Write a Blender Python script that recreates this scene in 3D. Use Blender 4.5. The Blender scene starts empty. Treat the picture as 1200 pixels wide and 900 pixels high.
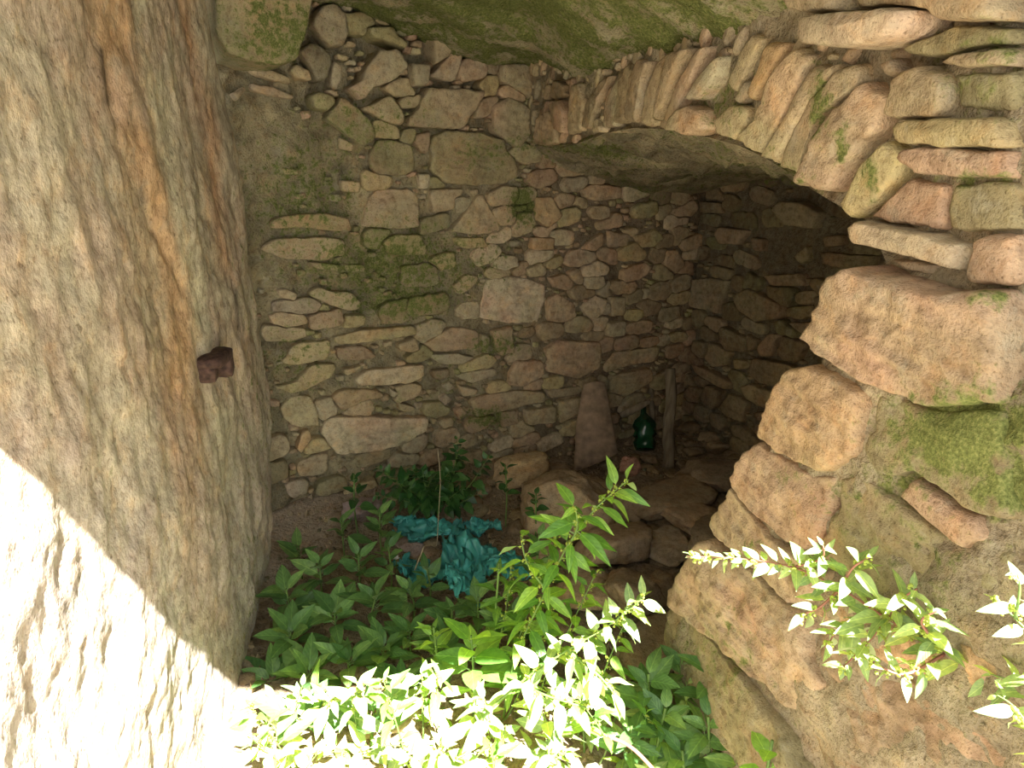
import bpy, bmesh, math, random
import numpy as np
from mathutils import Vector, Matrix, Euler, noise

# ------------------------------------------------------------------ camera, world, sun, exposure
SC = bpy.context.scene
COL = SC.collection
F = 800.0                      # focal length in pixels of the 1200 x 900 frame
EYE = Vector((0, 0, 1.6))
PITCH = math.atan(265 / F)
cam_data = bpy.data.cameras.new('camera')
cam_data.sensor_width = 36; cam_data.lens = 36 * F / 1200
cam_data.clip_start = 0.02
cam = bpy.data.objects.new('camera', cam_data); COL.objects.link(cam)
cam.location = EYE; cam.rotation_euler = (math.pi / 2 - PITCH, 0, 0)
SC.camera = cam

world = bpy.data.worlds.new('sky'); SC.world = world; world.use_nodes = True
bg = world.node_tree.nodes['Background']
bg.inputs[0].default_value = (0.97, 0.98, 1.0, 1); bg.inputs[1].default_value = 2.5

SUN_DIR = Vector((-0.32, 0.66, -1.0)).normalized()
sl = bpy.data.lights.new('sun', 'SUN'); sl.energy = 44; sl.angle = math.radians(0.53); sl.color = (1, 0.985, 0.96)
sun = bpy.data.objects.new('sun', sl); COL.objects.link(sun)
sun.rotation_euler = SUN_DIR.to_track_quat('-Z', 'Y').to_euler()
sun.location = (2, -3, 6)

SC.view_settings.view_transform = 'Standard'; SC.view_settings.look = 'None'
SC.view_settings.gamma = 1; SC.view_settings.use_curve_mapping = False
SC.view_settings.exposure = 0.33

RNG = random.Random(7)
# ------------------------------------------------------------------ measuring helpers
cp, sp_ = math.cos(PITCH), math.sin(PITCH)
def ray(px, py):
    a = px - 600; c = 450 - py
    return Vector((a, F * cp + c * sp_, -F * sp_ + c * cp))
def P(px, py, d):
    r = ray(px, py); return EYE + r * (d / r.y)
def to_px(w):
    v = w - EYE
    fwd = v.y * cp - v.z * sp_; up = v.y * sp_ + v.z * cp
    if fwd < .05: return (-999, -999)
    return (600 + F * v.x / fwd, 450 - F * up / fwd)
class Plane:
    def __init__(s, o, u):
        s.o = Vector(o); s.u = Vector((u[0], u[1], 0)).normalized(); s.v = Vector((0, 0, 1))
        s.n = s.u.cross(s.v)           # points to the room when u runs left to right seen from the room
    def hit(s, px, py, off=0):
        r = ray(px, py); t = (s.o + s.n * off - EYE).dot(s.n) / r.dot(s.n)
        w = EYE + r * t - s.o
        return (w.dot(s.u), w.dot(s.v))
    def at(s, u, v, w=0): return s.o + s.u * u + s.v * v + s.n * w
BACK = Plane((-0.81, 2.9, 0), (.857, .515))             # rubble back wall
INNER = Plane((1.09, 4.05, 0), (.368, -.93))            # side wall of the chamber behind the arch
ARCH = Plane((.083, 3.44, 0), (.23, -.973))             # face of the arch and its pier
LEFT = Plane((-.806, 1.03, 0), (-.094, .9956))          # left rock wall, u away from the camera
FLOOR_Z = 0.0

# ------------------------------------------------------------------ object helpers
def mesh_obj(name, verts, faces, mat, parent=None, loc=None, smooth=True, cols=None, moss=None):
    me = bpy.data.meshes.new(name)
    me.from_pydata([tuple(v) for v in verts], [], faces)
    if smooth: me.polygons.foreach_set('use_smooth', [True] * len(me.polygons))
    if cols is not None:
        a = me.color_attributes.new('col', 'FLOAT_COLOR', 'POINT')
        a.data.foreach_set('color', np.array(cols, dtype=np.float32).ravel())
    me.materials.append(mat)
    o = bpy.data.objects.new(name, me); COL.objects.link(o)
    if loc is not None: o.location = loc
    if parent is not None: o.parent = parent
    return o
def tag(o, label, cat, group=None, kind=None):
    if label: o['label'] = label
    if cat: o['category'] = cat
    if group: o['group'] = group
    if kind: o['kind'] = kind
    return o
def empty(name, loc, label, cat, group=None):
    o = bpy.data.objects.new(name, None); COL.objects.link(o); o.location = loc
    o.empty_display_size = .05
    return tag(o, label, cat, group)
def fbm(p, s, oct=4, seed=0):
    return noise.fractal(Vector(p) * s + Vector((seed * 7.3, seed * 3.1, seed * 5.7)), 1.0, 2.0, oct)

# ------------------------------------------------------------------ materials
def new_mat(name):
    m = bpy.data.materials.new(name); m.use_nodes = True
    nt = m.node_tree; return m, nt, nt.nodes['Principled BSDF']
def N(nt, t, **k):
    n = nt.nodes.new(t)
    for a, b in k.items(): setattr(n, a, b)
    return n
def ramp(nt, src, stops):
    r = N(nt, 'ShaderNodeValToRGB'); nt.links.new(src, r.inputs[0])
    e = r.color_ramp.elements
    e[0].position, e[0].color = stops[0][0], (*stops[0][1], 1)
    e[1].position, e[1].color = stops[-1][0], (*stops[-1][1], 1)
    for p, c in stops[1:-1]:
        q = e.new(p); q.color = (*c, 1)
    return r
def mix(nt, mode, fac, a, b):
    m = N(nt, 'ShaderNodeMix', data_type='RGBA', blend_type=mode)
    for inp, v in ((m.inputs[0], fac), (m.inputs[6], a), (m.inputs[7], b)):
        if hasattr(v, 'links') or hasattr(v, 'is_linked'): nt.links.new(v, inp)
        elif isinstance(v, (int, float)): inp.default_value = v
        else: inp.default_value = (*v, 1)
    return m.outputs[2]
def rock_material(name, bump=.6, grain=60, stretch=(1, 1, 1), amp=.5):
    """weathered limestone: its own colour and its moss come from the 'col' attribute (rgb, alpha = moss)"""
    m, nt, b = new_mat(name)
    at = N(nt, 'ShaderNodeAttribute', attribute_name='col')
    tc = N(nt, 'ShaderNodeTexCoord'); ge = N(nt, 'ShaderNodeNewGeometry')
    mp = N(nt, 'ShaderNodeMapping'); mp.inputs['Scale'].default_value = stretch
    nt.links.new(ge.outputs['Position'], mp.inputs[0])
    def nz(scale, det=6, rough=.6, dist=0):
        n = N(nt, 'ShaderNodeTexNoise'); n.inputs['Scale'].default_value = scale
        n.inputs['Detail'].default_value = det; n.inputs['Roughness'].default_value = rough
        n.inputs['Distortion'].default_value = dist
        nt.links.new(mp.outputs[0], n.inputs['Vector']); return n
    n1, n2, n3, n4 = nz(9, 6, .65, .6), nz(38, 5, .7), nz(grain * 2.6, 3, .6), nz(17, 6, .7, .3)
    r1 = ramp(nt, n1.outputs[0], [(.3, (.62, .58, .55)), (.5, (.98, .96, .94)), (.7, (1.35, 1.33, 1.26))])
    c = mix(nt, 'MULTIPLY', amp, at.outputs['Color'], r1.outputs[0])
    r2 = ramp(nt, n2.outputs[0], [(.32, (.55, .5, .45)), (.5, (1, 1, 1)), (.72, (1.3, 1.3, 1.25))])
    c = mix(nt, 'MULTIPLY', .8, c, r2.outputs[0])
    # ochre and grey blotches
    r4 = ramp(nt, n4.outputs[0], [(.52, (0, 0, 0)), (.66, (1, 1, 1))])
    c2 = mix(nt, 'MULTIPLY', .4, c, (1.2, .92, .66))
    c = mix(nt, 'MIX', r4.outputs[0], c, c2)
    r5 = ramp(nt, n4.outputs[0], [(.36, (1, 1, 1)), (.44, (0, 0, 0))])
    c3 = mix(nt, 'MIX', .3, c, (.35, .33, .24))
    c = mix(nt, 'MIX', r5.outputs[0], c, c3)
    # dark pores
    r3 = ramp(nt, n3.outputs[0], [(.30, (.42, .38, .33)), (.42, (1, 1, 1))])
    c = mix(nt, 'MULTIPLY', .85, c, r3.outputs[0])
    # moss
    mt = N(nt, 'ShaderNodeMath', operation='ADD'); nt.links.new(at.outputs['Alpha'], mt.inputs[0])
    ms = N(nt, 'ShaderNodeMath', operation='MULTIPLY_ADD'); nt.links.new(n2.outputs[0], ms.inputs[0])
    ms.inputs[1].default_value = 2.2; ms.inputs[2].default_value = -1.1
    nt.links.new(ms.outputs[0], mt.inputs[1])
    rm = ramp(nt, mt.outputs[0], [(.38, (0, 0, 0)), (.72, (1, 1, 1))])
    gm = ramp(nt, n3.outputs[0], [(.3, (.075, .088, .024)), (.5, (.135, .152, .042)), (.75, (.25, .255, .09))])
    c = mix(nt, 'MIX', rm.outputs[0], c, gm.outputs[0])
    nt.links.new(c, b.inputs['Base Color'])
    b.inputs['Roughness'].default_value = .92
    b.inputs['Specular IOR Level'].default_value = .2
    add = N(nt, 'ShaderNodeMath', operation='MULTIPLY_ADD'); nt.links.new(n2.outputs[0], add.inputs[0]); add.inputs[1].default_value = 1.6
    nt.links.new(n3.outputs[0], add.inputs[2])
    bp = N(nt, 'ShaderNodeBump'); bp.inputs['Strength'].default_value = bump; bp.inputs['Distance'].default_value = .008
    nt.links.new(add.outputs[0], bp.inputs['Height']); nt.links.new(bp.outputs[0], b.inputs['Normal'])
    return m
M_STONE = rock_material('limestone', .5, 75)
M_MORTAR = rock_material('earth_mortar', 1.0, 45)
M_LEFT = rock_material('plastered_rock', .4, 40, (1, 1, .75), .45)
M_SOIL = rock_material('dusty_soil', 1.0, 30)

def simple(name, col, rough=.6, metal=0, scale=20, dark=.5, bump=.3, spec=.4, stretch=(1, 1, 1), trans=0, alpha=1):
    m, nt, b = new_mat(name)
    tc = N(nt, 'ShaderNodeTexCoord'); mp = N(nt, 'ShaderNodeMapping'); mp.inputs['Scale'].default_value = stretch
    nt.links.new(tc.outputs['Object'], mp.inputs[0])
    n = N(nt, 'ShaderNodeTexNoise'); n.inputs['Scale'].default_value = scale; n.inputs['Detail'].default_value = 6
    nt.links.new(mp.outputs[0], n.inputs['Vector'])
    r = ramp(nt, n.outputs[0], [(.3, tuple(x * dark for x in col)), (.7, tuple(min(1, x * 1.25) for x in col))])
    nt.links.new(r.outputs[0], b.inputs['Base Color'])
    b.inputs['Roughness'].default_value = rough; b.inputs['Metallic'].default_value = metal
    b.inputs['Specular IOR Level'].default_value = spec
    b.inputs['Transmission Weight'].default_value = trans
    bp = N(nt, 'ShaderNodeBump'); bp.inputs['Strength'].default_value = bump; bp.inputs['Distance'].default_value = .004
    nt.links.new(n.outputs[0], bp.inputs['Height']); nt.links.new(bp.outputs[0], b.inputs['Normal'])
    return m
M_RUST = simple('rusty_sheet', (.27, .19, .125), .8, .1, 22, .6, .3)
M_RUSTD = simple('rusted_iron', (.10, .055, .04), .85, .2, 60, .3, .8)
M_WOOD = simple('weathered_wood', (.20, .16, .11), .9, 0, 14, .5, .6, .2, (3, 3, .4))
M_BAG = simple('turquoise_plastic', (.08, .43, .39), .4, 0, 9, .4, .3, .5)
M_GLASSG = simple('green_bottle_plastic', (.008, .07, .028), .25, 0, 8, .6, .2, .8)
M_CAP = simple('dull_dark_cap', (.02, .03, .03), .5)
M_STEM = simple('green_stem', (.13, .22, .05), .6, 0, 20, .7, .1)
M_STEMR = simple('reddish_stem', (.30, .12, .09), .55, 0, 20, .6, .1)
M_DEAD = simple('dry_stalk', (.38, .31, .2), .8, 0, 20, .6, .1)
M_FLOWER = simple('greenish_flower_buds', (.34, .42, .06), .7, 0, 90, .6, .3)
M_PETAL = simple('white_petal', (.8, .8, .78), .6)

def leaf_material(name, col, back, gloss=.35, trans=.35):
    m, nt, b = new_mat(name)
    tc = N(nt, 'ShaderNodeTexCoord'); oi = N(nt, 'ShaderNodeObjectInfo'); ge = N(nt, 'ShaderNodeNewGeometry')
    sx = N(nt, 'ShaderNodeSeparateXYZ'); nt.links.new(tc.outputs['Object'], sx.inputs[0])
    # midrib and side veins, from the leaf's own coordinates
    ab = N(nt, 'ShaderNodeMath', operation='ABSOLUTE'); nt.links.new(sx.outputs[1], ab.inputs[0])
    w = N(nt, 'ShaderNodeMath', operation='MULTIPLY_ADD'); nt.links.new(ab.outputs[0], w.inputs[0]); w.inputs[1].default_value = -1.6
    nt.links.new(sx.outputs[0], w.inputs[2])
    s = N(nt, 'ShaderNodeMath', operation='MULTIPLY'); nt.links.new(w.outputs[0], s.inputs[0]); s.inputs[1].default_value = 46
    sn = N(nt, 'ShaderNodeMath', operation='SINE'); nt.links.new(s.outputs[0], sn.inputs[0])
    rv = ramp(nt, sn.outputs[0], [(.80, (1, 1, 1)), (1.0, (1.5, 1.4, 1.3))])
    rb = ramp(nt, ab.outputs[0], [(.006, (1.8, 1.6, 1.5)), (.016, (1, 1, 1))])
    n = N(nt, 'ShaderNodeTexNoise'); n.inputs['Scale'].default_value = 7; nt.links.new(tc.outputs['Object'], n.inputs['Vector'])
    hs = N(nt, 'ShaderNodeHueSaturation'); hs.inputs['Color'].default_value = (*col, 1)
    v = N(nt, 'ShaderNodeMapRange'); nt.links.new(oi.outputs['Random'], v.inputs[0]); v.inputs[3].default_value = .65; v.inputs[4].default_value = 1.35
    h = N(nt, 'ShaderNodeMapRange'); nt.links.new(oi.outputs['Random'], h.inputs[0]); h.inputs[3].default_value = .515; h.inputs[4].default_value = .48
    nt.links.new(v.outputs[0], hs.inputs['Value']); nt.links.new(h.outputs[0], hs.inputs['Hue'])
    c = mix(nt, 'MULTIPLY', .18, hs.outputs[0], rv.outputs[0])
    c = mix(nt, 'MULTIPLY', .8, c, rb.outputs[0])
    rn = ramp(nt, n.outputs[0], [(.3, (.75, .8, .8)), (.7, (1.15, 1.1, 1.05))])
    c = mix(nt, 'MULTIPLY', 1, c, rn.outputs[0])
    c = mix(nt, 'MIX', ge.outputs['Backfacing'], c, mix(nt, 'MIX', .6, c, back))
    nt.links.new(c, b.inputs['Base Color']); b.inputs['Roughness'].default_value = gloss
    b.inputs['Specular IOR Level'].default_value = .45
    tr = N(nt, 'ShaderNodeBsdfTranslucent')
    ct = mix(nt, 'MULTIPLY', 1, c, (1.5, 1.35, .45)); nt.links.new(ct, tr.inputs[0])
    ms = N(nt, 'ShaderNodeMixShader'); ms.inputs[0].default_value = trans
    nt.links.new(b.outputs[0], ms.inputs[1]); nt.links.new(tr.outputs[0], ms.inputs[2])
    nt.links.new(ms.outputs[0], nt.nodes['Material Output'].inputs[0])
    bp = N(nt, 'ShaderNodeBump'); bp.inputs['Strength'].default_value = .12; bp.inputs['Distance'].default_value = .02
    nt.links.new(sn.outputs[0], bp.inputs['Height']); nt.links.new(bp.outputs[0], b.inputs['Normal'])
    return m
M_LEAF = leaf_material('fresh_leaf', (.20, .40, .08), (.38, .50, .25), .45, .4)
M_LEAFP = leaf_material('pale_leaf', (.30, .44, .17), (.42, .48, .30), .5, .35)
M_LEAFB = leaf_material('broad_leaf', (.13, .27, .085), (.26, .36, .20), .38, .3)
M_LEAFD = leaf_material('ivy_leaf', (.04, .12, .03), (.1, .2, .07), .35, .2)

# ------------------------------------------------------------------ colours of the masonry (what it is, not how it is lit)
TAN, YEL, PINK, GREY, OLIVE, DARK, PALE, ORANGE, BROWN = (
    (.43, .345, .205), (.46, .385, .185), (.46, .32, .205), (.385, .33, .22), (.31, .28, .14), (.20, .175, .11), (.50, .425, .285), (.48, .325, .165), (.34, .255, .155))
def jit(c, r, a=.16):
    k = 1 + r.uniform(-a, a); return tuple(max(.01, x * k * (1 + r.uniform(-.03, .03))) for x in c)
# moss patches: centre on the picture, radii, strength (they give world positions on the walls below)
BLOBS = [(1130, 510, 85, 55, 1.1), (1060, 570, 70, 40, .45), (1180, 570, 50, 35, .9), (930, 560, 30, 20, .45), (980, 600, 60, 40, .35),
         (1160, 350, 35, 16, .6), (1180, 60, 70, 26, .45), (1120, 100, 60, 18, .5), (1160, 210, 60, 12, .6), (1170, 140, 60, 10, .4), (880, 640, 20, 12, .6),
         (1080, 640, 90, 60, .35), (850, 770, 60, 70, .45), (960, 120, 14, 45, .8), (1020, 210, 12, 30, .8), (985, 170, 10, 30, .7), (850, 125, 45, 35, .45),
         (940, 210, 30, 14, .5), (330, 40, 60, 50, .5), (450, 310, 130, 55, .72), (350, 230, 80, 90, .60), (470, 350, 80, 30, .75), (612, 240, 18, 30, .9), (350, 420, 60, 60, .45),
         (560, 300, 60, 50, .45), (420, 150, 110, 60, .45), (560, 180, 60, 30, .5), (580, 405, 40, 15, .7), (570, 490, 30, 15, .8), (520, 440, 60, 50, .3), (460, 470, 60, 20, .3),
         (620, 170, 60, 14, .5), (760, 185, 120, 18, .7), (900, 205, 60, 16, .6), (780, 230, 40, 20, .4)]
def moss_at(w):
    px, py = to_px(w)
    m = 0
    for x, y, rx, ry, k in BLOBS:
        q = ((px - x) / rx) ** 2 + ((py - y) / ry) ** 2
        if q < 4: m = max(m, k * math.exp(-q * .8))
    return m

# ------------------------------------------------------------------ geometry builders
def resample(poly, n):
    pts = [Vector(p) for p in poly]; m = len(pts)
    seg = [(pts[(i + 1) % m] - pts[i]).length for i in range(m)]; tot = sum(seg)
    out = []; i = 0; acc = 0
    for k in range(n):
        t = tot * k / n
        while acc + seg[i] < t - 1e-9: acc += seg[i]; i += 1
        f = (t - acc) / max(seg[i], 1e-9); out.append(pts[i].lerp(pts[(i + 1) % m], f))
    return out
def colour_field(w):
    a = noise.noise(w * 5.5 + Vector((3, 1, 2))); b = noise.noise(w * 7 + Vector((13, 7, 5)))
    c = Vector((.42, .335, .215))
    c = c.lerp(Vector((.50, .31, .20)), max(0, min(.9, a * 2.2)))
    c = c.lerp(Vector((.33, .31, .17)), max(0, min(.8, b * 2.0)))
    return c
def stone(pl, poly, proud=.02, depth=.04, col=TAN, seed=1, parent=None, name='stone', off=0, detail=1, rough=1, mat=None, moss_bias=0, round_=1.0, skip_tag=True):
    r = random.Random(seed)
    area = abs(sum(poly[i][0] * poly[(i + 1) % len(poly)][1] - poly[(i + 1) % len(poly)][0] * poly[i][1] for i in range(len(poly)))) / 2
    size = math.sqrt(max(area, 1e-5))
    n = int(max(16, min(110, size * 170 * detail + 10)))
    ol = resample(poly, n)
    for _ in range(1):
        ol = [(ol[i - 1] + ol[i] * 6 + ol[(i + 1) % n]) / 8 for i in range(n)]
    c = sum(ol, Vector((0, 0))) / n
    # centre of area
    cx = cy = A = 0
    for i in range(n):
        p, q = ol[i], ol[(i + 1) % n]; k = p.x * q.y - q.x * p.y; A += k; cx += (p.x + q.x) * k; cy += (p.y + q.y) * k
    if abs(A) > 1e-9: c = Vector((cx / (3 * A), cy / (3 * A)))
    sgn = 1 if A > 0 else -1
    sd = r.uniform(0, 90)
    for i, p in enumerate(ol):
        d = p - c; ol[i] = c + d * (1 + (.10 * noise.noise(Vector((p.x * 28, p.y * 28, sd))) + .05 * noise.noise(Vector((p.x * 70, p.y * 70, sd)))) * min(1, .12 / size) * rough)
    rin = int(max(3, min(26, size * 42 * detail + 2.5)))
    fac = [1.0, 1.0, .965, .90] + [.9 * (1 - (k / rin) ** 1.0) for k in range(1, rin)]
    edge = min(.3, .009 / size) * round_
    fac = [1.0, 1.0, 1 - edge * .35, 1 - edge] + [(1 - edge) * (1 - k / rin) for k in range(1, rin)]
    hs = [-depth, proud * .25, proud * .72, proud * .96]
    tu, tv = r.uniform(-1, 1), r.uniform(-1, 1)
    verts, cols = [], []
    base = pl.at(c.x, c.y, off)
    def put(p, w, face):
        wv = w
        if face > 0:
            q = Vector((p.x * 10, p.y * 10, sd))
            big = noise.noise(q * .7) * .42 + noise.noise(q * 2.1) * .24 + noise.noise(q * 5) * .16 + noise.noise(q * 11) * .07
            vd = noise.voronoi(q * .9 + Vector((0, 0, sd)))[0]; rid = (vd[1] - vd[0]) * .9 - .3 + .5 * ((1 - abs(noise.noise(q * 2.6 + Vector((5, 3, 1))))) - .75)
            wv += face * min(size, .35) * .085 * rough * (big + rid * .38 + .30 * noise.noise(Vector((p.x * 7, p.y * 55 + p.x * 6, sd))) * min(1, size / .12)) + (tu * (p.x - c.x) + tv * (p.y - c.y)) * .06 * face
        lat = Vector((noise.noise(Vector((p.x * 40, p.y * 40, sd + 9))), noise.noise(Vector((p.x * 40, p.y * 40, sd + 19))))) * .003 * rough
        w3 = pl.at(p.x + lat.x, p.y + lat.y, wv + off); verts.append(w3 - base)
        g = 1 + .12 * noise.noise(Vector((p.x * 6, p.y * 6, sd + 4)))
        cf = colour_field(w3); lum = (col[0] + col[1] + col[2]) / .98; kf = .45 if size > .1 else .25
        cols.append(tuple((col[i] * (1 - kf) + cf[i] * lum * kf) * g for i in range(3)) + (moss_at(w3) + moss_bias,))
    for k, f in enumerate(fac):
        w = hs[k] if k < 4 else proud * (1 + .12 * (1 - f))
        for p in ol: put(c + (p - c) * f, w, 0 if k < 2 else (.5 if k == 2 else 1))
    put(c, proud * 1.12, 1)
    faces = []
    for k in range(len(fac) - 1):
        for i in range(n):
            j = (i + 1) % n; a = [k * n + i, k * n + j, (k + 1) * n + j, (k + 1) * n + i]
            faces.append(a if sgn > 0 else a[::-1])
    L = (len(fac) - 1) * n; ce = len(verts) - 1
    for i in range(n):
        j = (i + 1) % n; a = [L + i, L + j, ce]; faces.append(a if sgn > 0 else a[::-1])
    return mesh_obj(name, verts, faces, mat or M_STONE, parent, base, cols=cols)

def grid(name, fn, nu, nv, mat, colfn, parent=None, flip=False):
    verts, cols = [], []
    for j in range(nv + 1):
        for i in range(nu + 1):
            w = fn(i / nu, j / nv); verts.append(w); cols.append(colfn(w, i / nu, j / nv))
    faces = []
    for j in range(nv):
        for i in range(nu):
            a = j * (nu + 1) + i; f = (a, a + 1, a + nu + 2, a + nu + 1)
            faces.append(f[::-1] if flip else f)
    return mesh_obj(name, verts, faces, mat, parent, cols=cols)

def inpoly(x, y, poly):
    ins = np.zeros(x.shape, bool); n = len(poly)
    for i in range(n):
        x1, y1 = poly[i]; x2, y2 = poly[(i + 1) % n]
        if y1 == y2: continue
        cnd = ((y1 > y) != (y2 > y)) & (x < (x2 - x1) * (y - y1) / (y2 - y1) + x1)
        ins ^= cnd
    return ins
class Packer:
    """packs irregular stones tightly between the ones already laid"""
    def __init__(s, u0, u1, v0, v1, cell=.005):
        s.u0, s.v0, s.c = u0, v0, cell; s.nu = int((u1 - u0) / cell); s.nv = int((v1 - v0) / cell)
        s.occ = np.zeros((s.nv, s.nu), bool)
        s.U, s.V = np.meshgrid(u0 + (np.arange(s.nu) + .5) * cell, v0 + (np.arange(s.nv) + .5) * cell)
    def stamp(s, poly, inv=False):
        if inv:
            s.occ |= ~inpoly(s.U, s.V, poly); return
        a = np.array(poly); i0 = max(0, int((a[:, 0].min() - s.u0) / s.c) - 1); i1 = min(s.nu, int((a[:, 0].max() - s.u0) / s.c) + 2)
        j0 = max(0, int((a[:, 1].min() - s.v0) / s.c) - 1); j1 = min(s.nv, int((a[:, 1].max() - s.v0) / s.c) + 2)
        if i1 <= i0 or j1 <= j0: return
        s.occ[j0:j1, i0:i1] |= inpoly(s.U[j0:j1, i0:i1], s.V[j0:j1, i0:i1], poly)
    def pack(s, rng, tiers, keep=None, gap=.004, limit=300, slope=0.0):
        out = []
        for rx, ry, tries, minf in tiers:
            for _ in range(tries):
                if len(out) >= limit: return out
                u = s.u0 + rng.random() * s.nu * s.c; v = s.v0 + rng.random() * s.nv * s.c
                if keep and rng.random() > keep(u, v): continue
                i, j = int((u - s.u0) / s.c), int((v - s.v0) / s.c)
                if s.occ[min(j, s.nv - 1), min(i, s.nu - 1)]: continue
                K = 16; tilt = rng.uniform(-.18, .18) + slope; rad = []; a_ = rx * rng.uniform(.75, 1.25); b_ = ry * rng.uniform(.75, 1.2)
                sq = rng.uniform(2.4, 4.5)
                for k in range(K):
                    th = 2 * math.pi * k / K; ct, st = math.cos(th), math.sin(th)
                    L = (abs(ct / a_) ** sq + abs(st / b_) ** sq) ** (-1 / sq) * rng.uniform(.88, 1.06)
                    dx = ct * math.cos(tilt) - st * math.sin(tilt); dy = ct * math.sin(tilt) + st * math.cos(tilt)
                    t = s.c
                    while t < L:
                        ii = int((u + dx * t - s.u0) / s.c); jj = int((v + dy * t - s.v0) / s.c)
                        if ii < 0 or jj < 0 or ii >= s.nu or jj >= s.nv or s.occ[jj, ii]: break
                        t += s.c
                    rad.append([min(t, L), dx, dy])
                mn = min(q[0] for q in rad)
                full = sum(q[0] for q in rad) / K
                if mn < gap + .004 or full < minf * (a_ + b_) / 2: continue
                R = [min(rad[k][0], (rad[k - 1][0] + rad[(k + 1) % K][0]) * .68) - gap * rng.uniform(.5, 1) for k in range(K)]
                poly = [(u + rad[k][1] * R[k], v + rad[k][2] * R[k]) for k in range(K)]
                out.append(poly); s.stamp([(u + rad[k][1] * (R[k] + gap * .6), v + rad[k][2] * (R[k] + gap * .6)) for k in range(K)])
        return out
def plane_polys(pl, items):
    return [([pl.hit(x, y) for x, y in pts], c) for c, pts in items]

# ================================================================== LARGE STRUCTURE
# ---- back wall
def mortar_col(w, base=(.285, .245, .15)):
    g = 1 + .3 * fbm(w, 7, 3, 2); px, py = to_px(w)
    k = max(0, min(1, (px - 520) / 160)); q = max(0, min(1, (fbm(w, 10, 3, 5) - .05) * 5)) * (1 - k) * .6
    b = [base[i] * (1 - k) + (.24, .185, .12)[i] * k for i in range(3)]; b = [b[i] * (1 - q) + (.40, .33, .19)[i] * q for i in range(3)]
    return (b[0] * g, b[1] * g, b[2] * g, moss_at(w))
def back_fn(a, b):
    u = -1.1 + a * 3.45; v = -.1 + b * 2.5
    w = .022 * fbm((u, 0, v), 5, 4, 1) + .010 * fbm((u, 3, v), 22, 3, 2)
    px, py = to_px(BACK.at(u, v))
    top = max(0, min(1, (165 - py) / 40)) * max(0, min(1, (px - 340) / 30))
    lump = max(0, min(1, (560 - px) / 120))
    vd = noise.voronoi(Vector((u * 13, v * 19, 0)))[0]
    w += lump * .042 * (.35 - vd[0]) + lump * .022 * fbm((u, 9, v), 38, 3, 8) - .045 * top
    return BACK.at(u, v, -.012 + w)
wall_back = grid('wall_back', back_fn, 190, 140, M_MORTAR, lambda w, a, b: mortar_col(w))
wall_back['kind'] = 'structure'

# ---- side wall of the inner chamber
def inner_fn(a, b):
    u = -.08 + a * 3.2; v = -.1 + b * 2.5
    w = .02 * fbm((u, 0, v), 5, 4, 6) + .008 * fbm((u, 3, v), 22, 3, 7)
    return INNER.at(u, v, -.012 + w)
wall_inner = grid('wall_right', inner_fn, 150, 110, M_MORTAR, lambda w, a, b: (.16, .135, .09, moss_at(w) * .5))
wall_inner['kind'] = 'structure'

# ---- left rock wall: edge against the back wall measured down the picture
EDGE = [(-60, 255), (0, 247), (60, 262), (120, 272), (200, 285), (300, 298), (400, 309), (450, 317), (550, 323), (640, 321), (700, 309), (760, 300), (830, 296), (930, 290)]
edge_uv = sorted([(LEFT.hit(x, y)[1], LEFT.hit(x, y)[0]) for y, x in EDGE])
def edge_u(v):
    vs = [e[0] for e in edge_uv]; us = [e[1] for e in edge_uv]
    return float(np.interp(v, vs, us))
def near_line(px, py, pts, w):
    best = 1e9
    for (x1, y1), (x2, y2) in zip(pts[:-1], pts[1:]):
        dx, dy = x2 - x1, y2 - y1; t = max(0, min(1, ((px - x1) * dx + (py - y1) * dy) / (dx * dx + dy * dy)))
        best = min(best, math.hypot(px - x1 - dx * t, py - y1 - dy * t))
    return math.exp(-(best / w) ** 2)
def left_col(w, a, b):
    px, py = to_px(w); n1 = fbm((w.y, w.z * .35, 0), 9, 4, 3); n2 = fbm((w.y, w.z * .6, 0), 4, 4, 9)
    n3 = fbm((w.y, w.z, 0), 26, 3, 5)
    c = Vector((.45, .38, .265)) * (1 + .16 * n1 + .10 * n3)
    s1 = near_line(px + 18 * n2, py, [(120, -20), (150, 120), (180, 260), (205, 400), (225, 560), (245, 720)], 20)
    s1 *= max(0, min(1, .95 - .3 * n1))
    s2 = near_line(px + 10 * n1, py, [(212, -20), (232, 100), (248, 200), (268, 320)], 9) * .75
    c = c.lerp(Vector((.50, .29, .135)), min(.7, s1)); c = c.lerp(Vector((.45, .26, .14)), s2)
    s3 = near_line(px + 8 * n1, py, [(165, -20), (185, 120), (210, 250), (250, 420), (265, 560)], 12) * .5
    c = c.lerp(Vector((.50, .46, .30)), s3)
    if n2 > .12: c = c.lerp(Vector((.47, .345, .25)), min(.5, (n2 - .12) * 2.2))
    k = max(0, min(1, (py - 440) / 260)); c = c.lerp(Vector((.38, .345, .325)), k * .6)
    d = near_line(px, py, [(118, 58), (122, 90), (126, 120)], 4) + near_line(px, py, [(164, 220), (168, 236)], 4) + near_line(px, py, [(276, 340), (279, 385)], 2.5)
    c = c * (1 - .6 * min(1, d))
    g = max(0, min(1, (px - 235) / 60)) * .28
    return (c.x, c.y, c.z, g + .2 * n1)
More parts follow.
